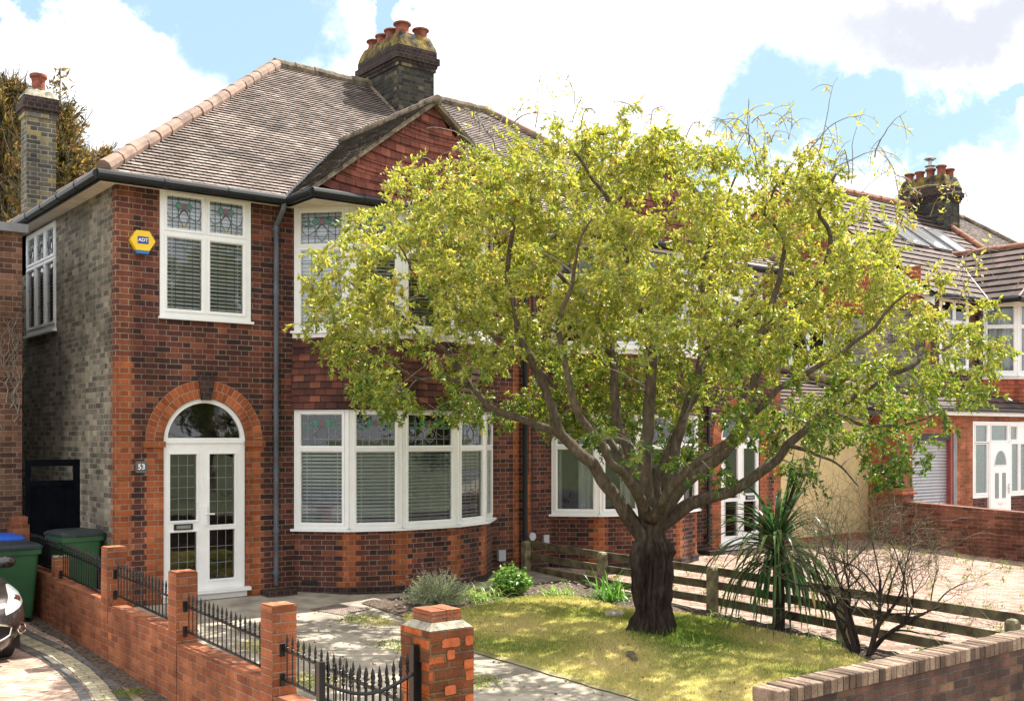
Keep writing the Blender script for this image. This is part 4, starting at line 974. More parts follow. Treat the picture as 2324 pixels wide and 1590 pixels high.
# iron gate with dipped rail
t = thing('iron_gate', (-1.2, -8.62, .3), 'black iron gate with dipping curved rail fixed to the thick gate pier', 'gate')
GY = -8.62; x0g, x1g = -1.52, -.86; 
m = MB(); m.box(x0g-.02, x0g+.02, GY-.02, GY+.02, -.5, .9); m.build('post', 'iron', t)
m = MB(); m.box(x1g-.018, x1g+.022, GY-.02, GY+.02, -.5, .93); m.build('post', 'iron', t)
cz = lambda f: .78-.03*f-.1*math.sin(PI*f)
m = MB(); pts = [(x0g+(x1g-x0g)*k/16, GY, cz(k/16)) for k in range(17)]; m.tube(pts, .012, 6); m.build('rail', 'iron', t); m = MB(); m.tube([(x0g, GY, -.1), (x1g, GY, -.1)], .012, 6); m.build('rail', 'iron', t)
m = MB()
for k in range(1, 13): f = k/13; spear(m, (x0g+(x1g-x0g)*f, GY), -.4, cz(f)+.16)
m.build('spiked_bars', 'iron', t)
m = MB(); m.box(x1g+.023, XW-.171, GY-.03, GY+.03, .62, .78); m.box(XW-.19, XW-.171, -8.66, -8.54, .5, .82); m.build('latch', 'iron', t)
# ------------------------------------------------------------------ front wall at right
t = thing('front_wall', (4, -9.45, -.4), 'old brown brick front boundary wall with brick on edge coping', 'wall')
yb, yf = -9.34, -9.56; zt = .535
zt = .465
m = MB(); m.box(1.55, 12, yf+.008, yb-.008, -.7, zt-.107); m.build('wall', 'frontwall', t)
m = MB(); r = random.Random(21); x = 1.54; sl = .012
while x < 12:
    w = .068; j = r.uniform(-.005, .005); k = r.uniform(-.004, .004); z = zt-sl*(x-1.3)*0
    c = [(x+k, yf-r.uniform(0, .008)), (x+w+k, yf-r.uniform(0, .008)), (x+w+k, yb+r.uniform(0, .008)), (x+k, yb)]
    top = [z+j+r.uniform(-.003, .003) for _ in range(4)]
    B0 = [(p[0], p[1], z-.106) for p in c]; B1 = [(p[0], p[1], q-.008) for p, q in zip(c, top)]; cx = sum(p[0] for p in c)/4; cy = sum(p[1] for p in c)/4
    B2 = [(cx+(p[0]-cx)*.82, cy+(p[1]-cy)*.95, q) for p, q in zip(c, top)]
    uu = r.random()*40
    for A, Bq in ((B0, B1), (B1, B2)):
        for q in range(4): m.face([A[q], A[(q+1) % 4], Bq[(q+1) % 4], Bq[q]], [(uu, .0), (uu+.05, 0), (uu+.05, .06), (uu, .06)])
    m.face(B2, [(uu, .01), (uu+.05, .01), (uu+.05, .06), (uu, .06)]); x += .0765
MAT['coping'] = masonry('coping_brick', [(0, (.11, .07, .05)), (.5, (.2, .135, .095)), (1, (.33, .24, .17))], (.2, .15, .12), Lw=.4, Hw=0., row=.2, mort_or_shade=.0, stain=(.6, 1.2), bd=.012, grain=.45, stainscale=5, wob=0)
m.build('coping', 'coping', t)
m = MB(); m.box(1.57, 12, yf+.012, yb-.012, zt-.1065, zt-.012); m.build('mortar_bed', 'palecap', t)
# ------------------------------------------------------------------ far boundary wall with pier and statue
t = thing('boundary_wall', (16.3, -4, -.2), 'tall red brick boundary wall of the far driveway with capped end pier', 'wall')
m = MB()
def slopebox(m, xa, xb, ya, yb, za, zbA, zbB):
    """box from y=ya (top zbA) to y=yb (top zbB)"""
    A = [(xa, ya, za), (xb, ya, za), (xb, yb, za), (xa, yb, za)]; Bq = [(xa, ya, zbA), (xb, ya, zbA), (xb, yb, zbB), (xa, yb, zbB)]
    for k in range(4): m.face([A[k], A[(k+1) % 4], Bq[(k+1) % 4], Bq[k]])
    m.face(Bq)
slopebox(m, 16.2, 16.42, -9.3, -1.15, -.8, .5, .78); m.build('wall', 'farwall', t)
m = MB(); slopebox(m, 16.17, 16.45, -9.3, -1.15, .4, .57, .86); m.build('coping', 'farwall', t)
m = MB(); m.box(16.1, 16.55, -1.14, -.72, -.5, 1.0); m.build('pier', 'farwall', t); m = MB(); m.box(16.04, 16.61, -1.2, -.705, 1.001, 1.05); m.box(16.1, 16.55, -1.14, -.71, 1.051, 1.14); m.build('pier_cap', 'orange', t)
# seated dog like figure
m = MB(); c = Vector((16.3, -.93, 1.14)); 
def blob(m, c, r, n=12, k=8):
    c = Vector(c)
    for i in range(k):
        a0, a1 = PI*i/k-PI/2, PI*(i+1)/k-PI/2
        for j in range(n):
            b0, b1 = 2*PI*j/n, 2*PI*(j+1)/n; P = lambda a, b: c+Vector((r[0]*math.cos(a)*math.cos(b), r[1]*math.cos(a)*math.sin(b), r[2]*math.sin(a)))
            m.face([P(a0, b0), P(a0, b1), P(a1, b1), P(a1, b0)])
blob(m, c+Vector((-.06, 0, .13)), (.13, .12, .13)); m.tube([c+Vector((-.05, 0, .12)), c+Vector((.01, 0, .25)), c+Vector((.05, 0, .36))], [.13, .105, .08], 12)
for s in (-1, 1):
    m.tube([c+Vector((.03, s*.06, .25)), c+Vector((.09, s*.06, .12)), c+Vector((.1, s*.06, .02)), c+Vector((.15, s*.06, .015))], [.045, .035, .028, .03], 8)
    m.tube([c+Vector((-.02, s*.1, .05)), c+Vector((.09, s*.11, .03))], [.05, .03], 8)
    m.tube([c+Vector((.04, s*.06, .44)), c+Vector((.03, s*.08, .5))], [.03, .012], 6)
blob(m, c+Vector((.06, 0, .4)), (.09, .08, .085)); m.tube([c+Vector((.1, 0, .39)), c+Vector((.18, 0, .37))], [.05, .03], 8)
m.tube([c+Vector((-.15, 0, .06)), c+Vector((-.2, .06, .04)), c+Vector((-.17, .12, .03))], [.03, .02, .01], 6)
tag(m.build('dog_statue', 'statue', smooth=True), 'small dark seated animal statue on the far brick pier', 'statue')
# ------------------------------------------------------------------ post and rail fence
XF = 6.76
t = thing('post_and_rail_fence', (XF, -4, -.2), 'low weathered three rail timber fence between lawn and paved drive', 'fence')
for y, top in ((.0-.1, .5), (-2.0, .47), (-4.25, .45), (-6.37, .31), (-8.5, .3)):
    m = MB(); w = .06; zb = G(y)-.1
    m.prism([(XF-w, y-w), (XF+w, y-w), (XF+w, y+w), (XF-w, y+w)], zb, top-.04)
    lo = [(XF+i*w, y+j*w, top-.04) for i, j in ((-1, -1), (1, -1), (1, 1), (-1, 1))]; mid = [(XF+i*w*.8, y+j*w*.8, top-.012) for i, j in ((-1, -1), (1, -1), (1, 1), (-1, 1))]; hi = [(XF+i*w*.4, y+j*w*.4, top) for i, j in ((-1, -1), (1, -1), (1, 1), (-1, 1))]
    for A, Bq in ((lo, mid), (mid, hi)):
        for k in range(4): m.face([A[k], A[(k+1) % 4], Bq[(k+1) % 4], Bq[k]])
    m.face(hi); m.build('post', 'postwood', t)
for h, dd in ((0, 0), (-.2, .004), (-.41, .008)):
    m = MB(); ys = [-.05, -2.0, -4.25, -6.37, -8.6]; zs = [.5+h, .455+h, .44+h, .385+h, .35+h] if h == 0 else [.5+h-.02, .455+h, .44+h, .385+h-.01, .34+h-.02]
    for k in range(4):
        a, b = ys[k], ys[k+1]; xa, xb = XF+.061, XF+.095; zt0, zt1 = zs[k], zs[k+1]; r1 = random.uniform(-.008, .008)
        A = [(xa, a, zt0-.11+r1), (xa, b+.004, zt1-.11), (xb, b+.004, zt1-.11), (xb, a, zt0-.11+r1)]; Bq = [(p[0], p[1], p[2]+.11) for p in A]
        for q in range(4): m.face([A[q], A[(q+1) % 4], Bq[(q+1) % 4], Bq[q]])
        m.face(Bq); m.face(A[::-1])
    m.build('rail', 'oldwood', t)
# ------------------------------------------------------------------ small fittings
t = thing('alarm_box', (.33, -.05, 4.83), 'yellow six sided ADT burglar alarm box on the brick corner', 'alarm box')
hexa = [(-.165, 0), (-.085, -.13), (.085, -.13), (.165, 0), (.085, .13), (-.085, .13)]
m = MB(); m.prism([(.33+x, 4.83+z) for x, z in hexa], -.09, -.0, ax='y'); m.build('case', 'yellow', t)
m = MB(); m.prism([(.33+x, 4.83+z) for x, z in ((-.08, -.17), (.08, -.17), (.09, -.13), (-.09, -.13))], -.08, -.01, ax='y'); m.build('lamp_strip', 'blue', t)
m = MB(); m.box(.33-.072, .33+.072, -.094, -.0902, 4.83-.042, 4.83+.052); pl = m.build('badge', 'navy', t)
text_part('lettering', 'ADT', .064, (.33, -.0955, 4.835), 'whitetext', t, .0008, .0012)
t = thing('house_number_plaque', (.333, -.02, 1.84), 'dark slate plaque with white number 53 beside the front door', 'plaque')
m = MB(); m.prism([(.333+x, 1.84+z) for x, z in ((-.06, -.077), (.06, -.077), (.077, -.06), (.077, .06), (.06, .077), (-.06, .077), (-.077, .06), (-.077, -.06))], -.02, -.003, ax='y'); m.build('plate', 'slate', t)
text_part('number', '53', .1, (.333, -.0215, 1.84), 'whitetext', t, .001, .0015)
def mbox(x, z0, z1, w, lab, y=-.06): 
    m = MB(); m.box(x-w/2, x+w/2, y, -.002, z0, z1); m.box(x-w/2-.006, x+w/2+.006, y-.008, y-.0005, z0-.006, z1+.006); tag(m.build('meter_box', 'meter'), lab, 'meter box')
mbox(6.29, .19, .36, .13, 'pale grey box low on the wall right of the curved bay'); mbox(7.24, .42, .56, .1, 'small grey box beside the round dial near the fence end')
m = MB(); m.tube([(6.95, -.05, .55), (6.95, -.002, .55)], .07, 16); tag(m.build('bell_dial', 'meter'), 'round grey dial with trailing cables on the party wall', 'dial')
m = MB(); m.tube([(6.95, -.03, .6), (6.96, -.02, 2), (6.95, -.02, 3.6), (6.97, -.02, 5.4)], .008, 5); m.tube([(6.88, -.02, 1.6), (6.89, -.02, 3), (6.88, -.02, 5.4)], .006, 5); m.tube([(6.98, -.03, .55), (7.05, -.04, .5), (7.12, -.04, .55), (7.2, -.03, .52)], .006, 5); m.tube([(6.93, -.03, .5), (6.93, -.03, .1), (7.05, -.03, 0), (7.1, -.03, -.2)], .006, 5)
tag(m.build('wall_cable', 'blackp'), 'thin dark cables running down the party wall to the round dial', 'cable')
m = MB(); pc = [(2.12, -1.35), (2.62, -1.2), (2.9, -1.68), (2.3, -1.9)]
m.face([(x, y, G(y)+.008) for x, y in pc]); m.prism(pc, G(-1.5)-.1, G(-1.5)-.02, caps=False)
tag(m.build('manhole_cover', 'cover'), 'rusty tread plate manhole cover set in the concrete path', 'manhole cover')
m = MB(); F, l = facade_to(BAY[0], BAY[1]); mm = MB(F); mm.box(.12, .35, -.008, -.001, .1, .165)
for k in range(10): mm.box(.13+k*.022, .142+k*.022, -.012, -.0082, .11, .155)
tag(mm.build('air_brick', 'blackp'), 'black slotted air brick low in the bay wall', 'air brick')
m = MB(); r = random.Random(5); blob(m, (5.25, -3.9, G(-3.9)+.06), (.16, .11, .07), 10, 6); m.v = [(x+r.uniform(-.0, .0), y, z) for x, y, z in m.v]
tag(m.build('stone', 'stone', smooth=True), 'flat pale stone lying on the grass left of the tree trunk', 'stone')
m = MB(Matrix.Translation((3.8, -5.75, lawnz(3.8, -5.75)+.02)) @ Matrix.Rotation(.9, 4, 'Z')); m.box(-.2, .2, -.035, .035, -.02, .018); m.box(-.02, .2, .036, .06, -.02, .008)
tag(m.build('timber_offcut', 'oldwood'), 'rotten strip of timber lying in the lawn', 'timber')
m = MB(); r = random.Random(15)
for k in range(160):
    x, y = r.uniform(3.1, 6.6), r.uniform(-3.4, -1.4); z = G(y)+.05; a = r.uniform(0, 6); s = r.uniform(.01, .03)
    m.face([(x+s*math.cos(a+q*1.57), y+s*.6*math.sin(a+q*1.57), z+r.uniform(0, .02)) for q in range(4)])
struct(m.build('leaf_litter', 'stone'), 'stuff')
# ------------------------------------------------------------------ leaves helper
def leaf_cloud(name, C, Dr, size, width, mat, parent, rnd, fold=.35, droop=None):
    """C centres, Dr unit directions; kite shaped leaves folded along the midrib"""
    n = len(C); up = rng.normal(0, 1, (n, 3)); side = np.cross(Dr, up); side /= np.linalg.norm(side, axis=1)[:, None]+1e-9
    nor = np.cross(side, Dr); L2 = size[:, None]; w = width[:, None]
    b = C; t = C+Dr*L2+nor*(-L2*.12); m1 = C+Dr*L2*.45
    l = m1+side*w+nor*w*fold; r = m1-side*w+nor*w*fold
    V = np.stack([b, l, t, r], 1).reshape(-1, 3); idx = np.arange(n)*4
    F = np.concatenate([np.stack([idx, idx+1, idx+2], 1), np.stack([idx, idx+2, idx+3], 1)])
    return np_mesh(name, V, F, mat, parent, rnd=np.concatenate([rnd, rnd]))
def unit(a): return a/(np.linalg.norm(a, axis=-1, keepdims=True)+1e-9)
# ------------------------------------------------------------------ the main tree
TB = Vector((4.86, -4.95, G(-5)+.03)); TD = (TB-CAM).dot(FW)
tree = thing('garden_tree', TB, 'broad yellow green tree with thick rough trunk and arching twigs on the front lawn', 'tree')
def tp(px, py, dd=0.): return at(px, py, TD+dd)
# trunk: swollen rough lower bole, neck, crotch
m = MB(); r = random.Random(77)
prof = [(-.1, .37), (.0, .3), (.1, .245), (.3, .21), (.6, .205), (.85, .215), (1.03, .225), (1.12, .2), (1.2, .155), (1.35, .15), (1.5, .155), (1.65, .145), (1.85, .12), (2.05, .07)]
NS = 96; rings = []
def cx_(z): return .06*math.sin(z*1.3)-.02
from mathutils import noise as mn
for i in range(140):
    z = -.1+2.15*i/139; k = 0
    while k < len(prof)-2 and prof[k+1][0] < z: k += 1
    f = (z-prof[k][0])/(prof[k+1][0]-prof[k][0]); R = prof[k][1]+(prof[k+1][1]-prof[k][1])*f; ring = []
    for q in range(NS):
        a = 2*PI*q/NS; v = Vector((math.cos(a)*2.2, math.sin(a)*2.2, z*.9)); rough = .11 if z < 1.15 else .035
        d = mn.noise(v*1.0)*rough*1.1+mn.noise(Vector((v.x*3.4, v.y*3.4, z*2.2)))*rough*.8+mn.noise(Vector((v.x*7, v.y*7, z*6)))*rough*.4
        if z < .25: d += .06*max(0, (.25-z)/.25)*max(0, math.sin(a*5+1))
        if z < 1.15: d += .02*abs(mn.noise(Vector((math.cos(a)*9, math.sin(a)*9, z*1.5))))+.012*mn.noise(Vector((math.cos(a)*14, math.sin(a)*14, z*14)))
        rr_ = R*.93+d; ring.append((TB.x+cx_(z)+rr_*math.cos(a), TB.y+rr_*math.sin(a), TB.z+z))
    rings.append(ring)
for i in range(139):
    for q in range(NS): m.face([rings[i][q], rings[i][(q+1) % NS], rings[i+1][(q+1) % NS], rings[i+1][q]])
m.face(rings[-1]); trunk = m.build('trunk', 'bark', tree, smooth=True)
S0 = TD
limbs = [  # (pixels, depth offsets, radius start, end)
 ([(1462, 1235), (1425, 1170), (1385, 1112), (1345, 1055), (1285, 1000), (1262, 960), (1240, 890), (1200, 810), (1172, 730), (1150, 610), (1165, 500), (1190, 420)], (0, -.7), .125, .02),
 ([(1275, 985), (1190, 955), (1120, 925), (1060, 868), (1015, 800), (940, 740), (860, 690), (790, 640)], (-.15, .3), .075, .012),
 ([(1060, 868), (1000, 860), (930, 850), (860, 800), (780, 770)], (0, -.3), .035, .01),
 ([(1240, 890), (1180, 800), (1120, 760), (1040, 700), (960, 640), (900, 560)], (-.3, -.9), .05, .01),
 ([(1472, 1200), (1440, 1080), (1415, 1000), (1395, 900), (1385, 800), (1340, 710), (1295, 650), (1230, 580), (1180, 500), (1120, 430)], (.1, 1.4), .11, .015),
 ([(1478, 1180), (1462, 1080), (1470, 980), (1482, 880), (1478, 790), (1452, 700), (1430, 640), (1420, 570), (1395, 480), (1340, 400), (1300, 340)], (-.1, -.8), .12, .015),
 ([(1485, 1180), (1520, 1080), (1545, 980), (1570, 880), (1600, 790), (1590, 690), (1600, 590), (1640, 480), (1680, 380)], (.15, 1.2), .105, .015),
 ([(1490, 1190), (1560, 1090), (1640, 1030), (1690, 960), (1715, 860), (1722, 770), (1760, 715), (1830, 685), (1868, 620), (1880, 540), (1860, 480), (1900, 400)], (-.1, -1.1), .105, .018),
 ([(1500, 1200), (1555, 1150), (1630, 1118), (1720, 1080), (1790, 1010), (1880, 930), (1960, 890), (2030, 845), (2120, 800), (2200, 760)], (0, .2), .12, .018),
 ([(1722, 770), (1770, 650), (1780, 560), (1740, 470), (1790, 380)], (-1., -.6), .05, .01),
 ([(1475, 1180), (1430, 1090), (1380, 1030), (1300, 900), (1270, 760), (1300, 620), (1340, 500)], (-.3, -2.4), .09, .012),
 ([(1480, 1180), (1530, 1100), (1640, 1000), (1800, 860), (1960, 760), (2060, 660)], (-.3, -2.2), .085, .012),
 ([(1480, 1190), (1500, 1060), (1560, 930), (1660, 760), (1760, 600), (1900, 520), (2010, 500)], (.3, 2.4), .085, .012),
 ([(1470, 1190), (1420, 1060), (1300, 920), (1160, 780), (1040, 640), (980, 520)], (.3, 2.3), .08, .012),
 ([(1880, 930), (1960, 960), (2060, 960), (2140, 930)], (0, -.4), .04, .01),
 ([(1790, 1010), (1850, 1030), (1910, 1060), (1950, 1100)], (0, -.5), .035, .008),
 ([(1600, 790), (1660, 740), (1750, 690), (1850, 600), (1960, 540)], (.5, 1.), .045, .01),
 ([(1385, 800), (1300, 760), (1230, 740), (1140, 700), (1080, 600)], (.6, 1.), .045, .01),
]
nodes = []; nrad = []
def smooth_path(P, n):
    out = []
    for i in range(len(P)-1):
        p0, p1, p2, p3 = P[max(i-1, 0)], P[i], P[i+1], P[min(i+2, len(P)-1)]
        for k in range(n):
            t = k/n; out.append(.5*((2*p1)+(p2-p0)*t+(2*p0-5*p1+4*p2-p3)*t*t+(-p0+3*p1-3*p2+p3)*t**3))
    out.append(P[-1]); return out
for px, dd, ra, rb in limbs:
    P = [tp(p[0], p[1], dd[0]+(dd[1]-dd[0])*(i/(len(px)-1))) for i, p in enumerate(px)]
    P[0] = P[0].lerp(Vector((TB.x+cx_(1.3), TB.y, P[0].z)), .6) if px[0][1] > 1175 else P[0]
    S = smooth_path(P, 5); n = len(S); m = MB()
    S = [s+Vector((mn.noise(s*3.), mn.noise(s*3.+Vector((9, 0, 0))), mn.noise(s*3.+Vector((0, 9, 0)))))*.065*min(1, i/n*4) for i, s in enumerate(S)]
    R = [.86*(ra+(rb-ra)*(i/(n-1))**.75)*(1+.1*mn.noise(s*6)) for i, s in enumerate(S)]
    m.tube(S, R, 10); m.build('limb', 'limb', tree, smooth=True)
    for i, s in enumerate(S[6:]): nodes.append(np.array(s)); nrad.append(R[i+6])
# crown volume, in (r, depth, z) about the trunk; r positive to the right
up_r = np.array([-4.1, -3.75, -3.3, -2.6, -1.7, -.9, 0, .6, 1.6, 2.4, 3.1, 3.7, 4.2, 4.35])
up_z = np.array([4.2, 5.0, 5.4, 5.5, 5.95, 6.05, 5.85, 5.85, 5.7, 5.35, 4.85, 4.1, 3.6, 3.2])
lo_z = np.array([3.3, 2.9, 2.6, 2.4, 2.35, 2.2, 1.8, 1.7, 1.75, 1.5, 2.0, 2.2, 2.45, 2.9])
cents = []
tries = 0
while len(cents) < 1130 and tries < 200000:
    tries += 1
    rr_ = random.uniform(-4.2, 4.3); DF = 2.3 if (dd := random.uniform(-2.3, 3.0)) < 0 else 3.0; z = random.uniform(1.3, 6)
    if (rr_/4.3)**2+(dd/DF)**2 > 1: continue
    re_ = math.copysign(math.sqrt(rr_*rr_+((1.6 if dd < 0 else 1.1)*dd)**2), rr_); uz = np.interp(re_, up_r, up_z); lz = np.interp(rr_, up_r, lo_z)+.15*abs(dd)/3.
    if not (lz < z < uz-.05): continue
    rho = math.sqrt((rr_/4.3)**2+(dd/DF)**2); hgt = (z-lz)/(uz-lz)
    shell = max(rho**2, hgt**1.2, .25+.0*hgt)
    if hgt < .35 and rho < .55 and random.random() < .7: continue
    if random.random() > .25+.75*shell: continue
    cl = mn.noise(Vector((rr_*1.25, dd*1.25, z*1.5)))
    if cl < -.02 and random.random() < .92: continue
    if rr_ < -3.1 and random.random() < .5*min(1, (-3.1-rr_)/.8): continue
    if rr_ > 2.7 and random.random() < .5: continue
    if rr_ > 1.2 and z < 2.4 and random.random() < .4: continue
    if dd < .3 and z < 3.0 and -2.6 < rr_ < 1.6 and random.random() < .72: continue
    if dd < -1.2 and rr_ < 0 and z < 3.2 and random.random() < .4: continue
    p = CAM+FW*(TD+dd)+RT*((1470-1161.5)/2478*TD+rr_); cents.append(np.array((p.x, p.y, z)))
cents = sorted(cents, key=lambda c: (c[0]-TB.x)**2+(c[1]-TB.y)**2+(c[2]-2.3)**2*1.2)
tw = MB(); tips = []
NA = np.array(nodes); NRd = list(nrad)
for c in cents:
    tvec = c-np.array((TB.x, TB.y, TB.z+1.2)); tvec /= np.linalg.norm(tvec)
    d = np.linalg.norm(NA-c, axis=1); al = ((c-NA)@tvec)/(d+1e-6); score = d*(1.35-.5*al); k = int(np.argmin(score))
    a = NA[k]; L0 = d[k]
    if L0 < .08: tips.append((c, tvec)); continue
    b = a+(c-a)*.5+np.array((0, 0, .16*L0))+rng.normal(0, .05*L0, 3)
    n = 5; P = [(1-t)**2*a+2*t*(1-t)*b+t*t*c for t in np.linspace(0, 1, n+1)]
    r0 = min(NRd[k]*.7, .008+.012*L0); R = [r0+(.0035-r0)*t for t in np.linspace(0, 1, n+1)]
    tw.tube(P, R, 5, cap=False)
    NA = np.vstack([NA, P[2:]]); NRd += R[2:]
    tips.append((c, unit(P[-1]-P[-2])))
tw.build('branches', 'twig', tree)
# leafy sprays
fine = MB(); LC = []; LD = []; LH = []
def spray(c, dirn, n, length, leaves, dens=1.):
    for k in range(n):
        d = unit(dirn*.4+rng.normal(0, .75, 3)+np.array((0, 0, .12))); Lg = length*random.uniform(.6, 1.3)
        s = c+rng.normal(0, .05, 3); P = [s]; v = d.copy(); seg = 6
        for i in range(seg): v = unit(v+np.array((0, 0, -.13))+rng.normal(0, .16, 3)); P.append(P[-1]+v*Lg/seg)
        fine.tube(P, [.003, .0028, .0025, .0022, .002, .0016, .001], 3, cap=False)
        hue = rng.normal(0, .09)
        for q in range(leaves):
            t = random.uniform(.12, 1.)*seg; i = min(int(t), seg-1); p = P[i]+(P[i+1]-P[i])*(t-i)
            dd_ = unit(unit(P[i+1]-P[i])*.7+rng.normal(0, .55, 3)+np.array((0, 0, -.15))); LC.append(p); LD.append(dd_); LH.append(hue)
for c, d in tips: 
    spray(np.array(c), np.array(d), random.randint(6, 10), .22, 26)
# bare arching twigs along the top
bare = MB()
for k in range(120):
    rr_ = random.uniform(-3., 4.0); dd = random.uniform(-1.8, 1.8); uz = np.interp(rr_, up_r, up_z)
    p = CAM+FW*(TD+dd)+RT*((1470-1161.5)/2478*TD+rr_); s = np.array((p.x, p.y, uz-.25)); a = random.uniform(0, 2*PI); v = unit(np.array((math.cos(a)*.5, math.sin(a)*.5, 1.)))
    P = [s]; Lg = random.uniform(.35, 1.1); dr_ = random.choice((.03, .1, .17, .22))
    for i in range(10): v = unit(v+np.array((math.cos(a)*.06, math.sin(a)*.06, -dr_))+rng.normal(0, .15, 3)); P.append(P[-1]+v*Lg/10)
    bare.tube(P, [.008-.0006*i for i in range(11)], 4, cap=False)
    for q in range(4):
        i = random.randint(2, 8); w = unit(v*.3+rng.normal(0, .8, 3)); Q = [P[i]]
        for j in range(5): w = unit(w+np.array((0, 0, -.25))+rng.normal(0, .1, 3)); Q.append(Q[-1]+w*.055)
        bare.tube(Q, [.0045, .004, .0035, .003, .0025, .0018], 3, cap=False)
        if random.random() < .6:
            for t in range(6): LC.append(Q[random.randint(1, 5)]); LD.append(unit(rng.normal(0, 1, 3))); LH.append(.15)
fine.build('twigs', 'twig', tree); bare.build('arching_twigs', 'twig', tree)
LC = np.array(LC); LD = np.array(LD); LH = np.array(LH); n = len(LC)
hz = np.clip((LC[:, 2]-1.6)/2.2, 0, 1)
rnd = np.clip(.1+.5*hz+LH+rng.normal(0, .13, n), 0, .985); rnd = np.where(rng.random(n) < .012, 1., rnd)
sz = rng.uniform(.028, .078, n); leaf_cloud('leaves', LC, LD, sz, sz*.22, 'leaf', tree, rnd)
print('LEAVES', n)
# ------------------------------------------------------------------ conifers behind the house at left
def conifer(base, H, R, n, label, seed, lean=0., gold=.0):
    r = random.Random(seed); t = thing('conifer_tree', base, label, 'tree', 'conifers behind the house')
    b = np.array(base); m = MB(); m.tube([b, b+np.array((0, 0, H*.5)), b+np.array((lean*.6, 0, H*.97)), b+np.array((lean*.7, 0, H*(1.1 if label.startswith('conifer with') else 1.0)))], [.35, .2, .03, .006], 8); m.build('trunk', 'drybark', t)

    C = []; Dn = []; H2 = []; br = MB()
    for k in range(n):
        f = r.random()**.85; z = H*(.12+.86*f); a = r.uniform(0, 2*PI); Lb = R*(1-f)**.5*r.uniform(.45, 1.15)+.25
        s = b+np.array((lean*.6*f, 0, z)); v = unit(np.array((math.cos(a), math.sin(a), r.uniform(.35, .9)))); P = [s]; sg = 8
        for i in range(sg): v = unit(v+np.array((0, 0, .05))+rng.normal(0, .07, 3)); P.append(P[-1]+v*Lb/sg)
        br.tube(P, [.03*(1-i/9)+.004 for i in range(sg+1)], 4, cap=False)
        for q in range(5):
            i = r.randint(3, sg); w_ = unit(v+rng.normal(0, .5, 3)); br.tube([P[i], P[i]+w_*.3, P[i]+w_*.55+np.array((0, 0, .08))], [.01, .007, .003], 3, cap=False)
        hue = r.gauss(.0, .17)
        for q in range(int(14+Lb*30)):
            i = r.uniform(.8, sg-1.2); p = P[int(i)]+(P[int(i)+1]-P[int(i)])*(i-int(i)); w = .08+.3*(1-i/sg)*Lb/R
            sd = unit(rng.normal(0, 1, 3)+v*1.1); C.append(p+rng.normal(0, w*.55, 3)); Dn.append(sd); H2.append(hue+gold)
    if label.startswith('conifer with'):
        for q in range(26):
            f = .93+.16*q/26; a = r.uniform(0, 6.28); p = b+np.array((lean*.65, 0, H*f)); l = .75*(1.12-f)/.19+.1; br.tube([p, p+np.array((math.cos(a)*l*.6, math.sin(a)*l*.6, .1*l)), p+np.array((math.cos(a)*l, math.sin(a)*l, .3*l))], [.008, .006, .002], 3, cap=False)
            for k2 in range(6): C.append(p+np.array((math.cos(a), math.sin(a), .2))*l*r.random()); Dn.append(unit(rng.normal(0, 1, 3))); H2.append(0)
    br.build('branches', 'drybark', t); C = np.array(C); n2 = len(C); sz = rng.uniform(.12, .3, n2)
    leaf_cloud('foliage', C, np.array(Dn), sz, sz*.14, 'conifer', t, np.clip(.45+np.array(H2)+rng.normal(0, .14, n2), 0, 1)); return t
pA = at(8, 989, 33); pB = at(120, 989, 31); pC = at(205, 989, 33)
conifer((pA.x, pA.y, -.2), 13.2, 3.4, 430, 'tall brown tinged conifer at the very left edge behind the side chimney', 31, 0)
conifer((pB.x, pB.y, -.2), 11.9, 2.6, 300, 'conifer with a thin bare spire just right of the side chimney', 32, .3, -.05)
conifer((pC.x, pC.y, -.2), 11.2, 2.5, 280, 'lower golden brown conifer just behind the corner of the roof', 33, .4, .1)
# trees over the road, seen only mirrored in the windows
for k, (x, y, H) in enumerate(((2, -33, 10), (8, -36, 12), (-6, -34, 9), (15, -34, 11), (24, -36, 12), (-14, -36, 11))):
    conifer((x, y, -.6), H, 3.4, 90, ['dark evergreen across the road opposite the front door', 'evergreen across the road opposite the bay window', 'evergreen across the road left of the front door', 'evergreen across the road opposite the second house', 'evergreen across the road opposite the brown tiled house', 'evergreen across the road at the far left'][k], 50+k)
# ------------------------------------------------------------------ cordyline
base = Vector((6.42, -5.65, G(-5.65))); t = thing('cordyline', base, 'strappy leaved cordyline palm with drooping skirt beside the timber fence', 'palm')
hd = base+Vector((-.02, 0, 1.1)); m = MB(); m.tube([base-Vector((0, 0, .1)), base+Vector((.02, 0, .5)), hd], [.085, .07, .06], 10); m.build('trunk', 'bark', t)
def strap(name, items, mat, parent, w0=.024):
    V = []; F = []; R = []
    for (P, w, hue) in items:
        n = len(P); k = len(V)
        for i, p in enumerate(P):
            d = unit(P[min(i+1, n-1)]-P[max(i-1, 0)]); s = unit(np.cross(d, np.array((.1, .2, 1.)))) if abs(d[2]) < .97 else unit(np.cross(d, np.array((.8, .6, 0))))
            f = i/(n-1); ww = w*min(1, .5+f*2.5)*(1-f**2.5)+.001; up_ = np.cross(s, d); V += [p-s*ww, p+up_*(-ww*.3), p+s*ww]
        for i in range(n-1):
            for j in (0, 1): F.append((k+i*3+j, k+i*3+j+1, k+i*3+j+4, k+i*3+j+3)); R.append(hue)
    return np_mesh(name, np.array(V), np.array(F), mat, parent, rnd=np.array(R), smooth=True)
items = []; rl = random.Random(6)
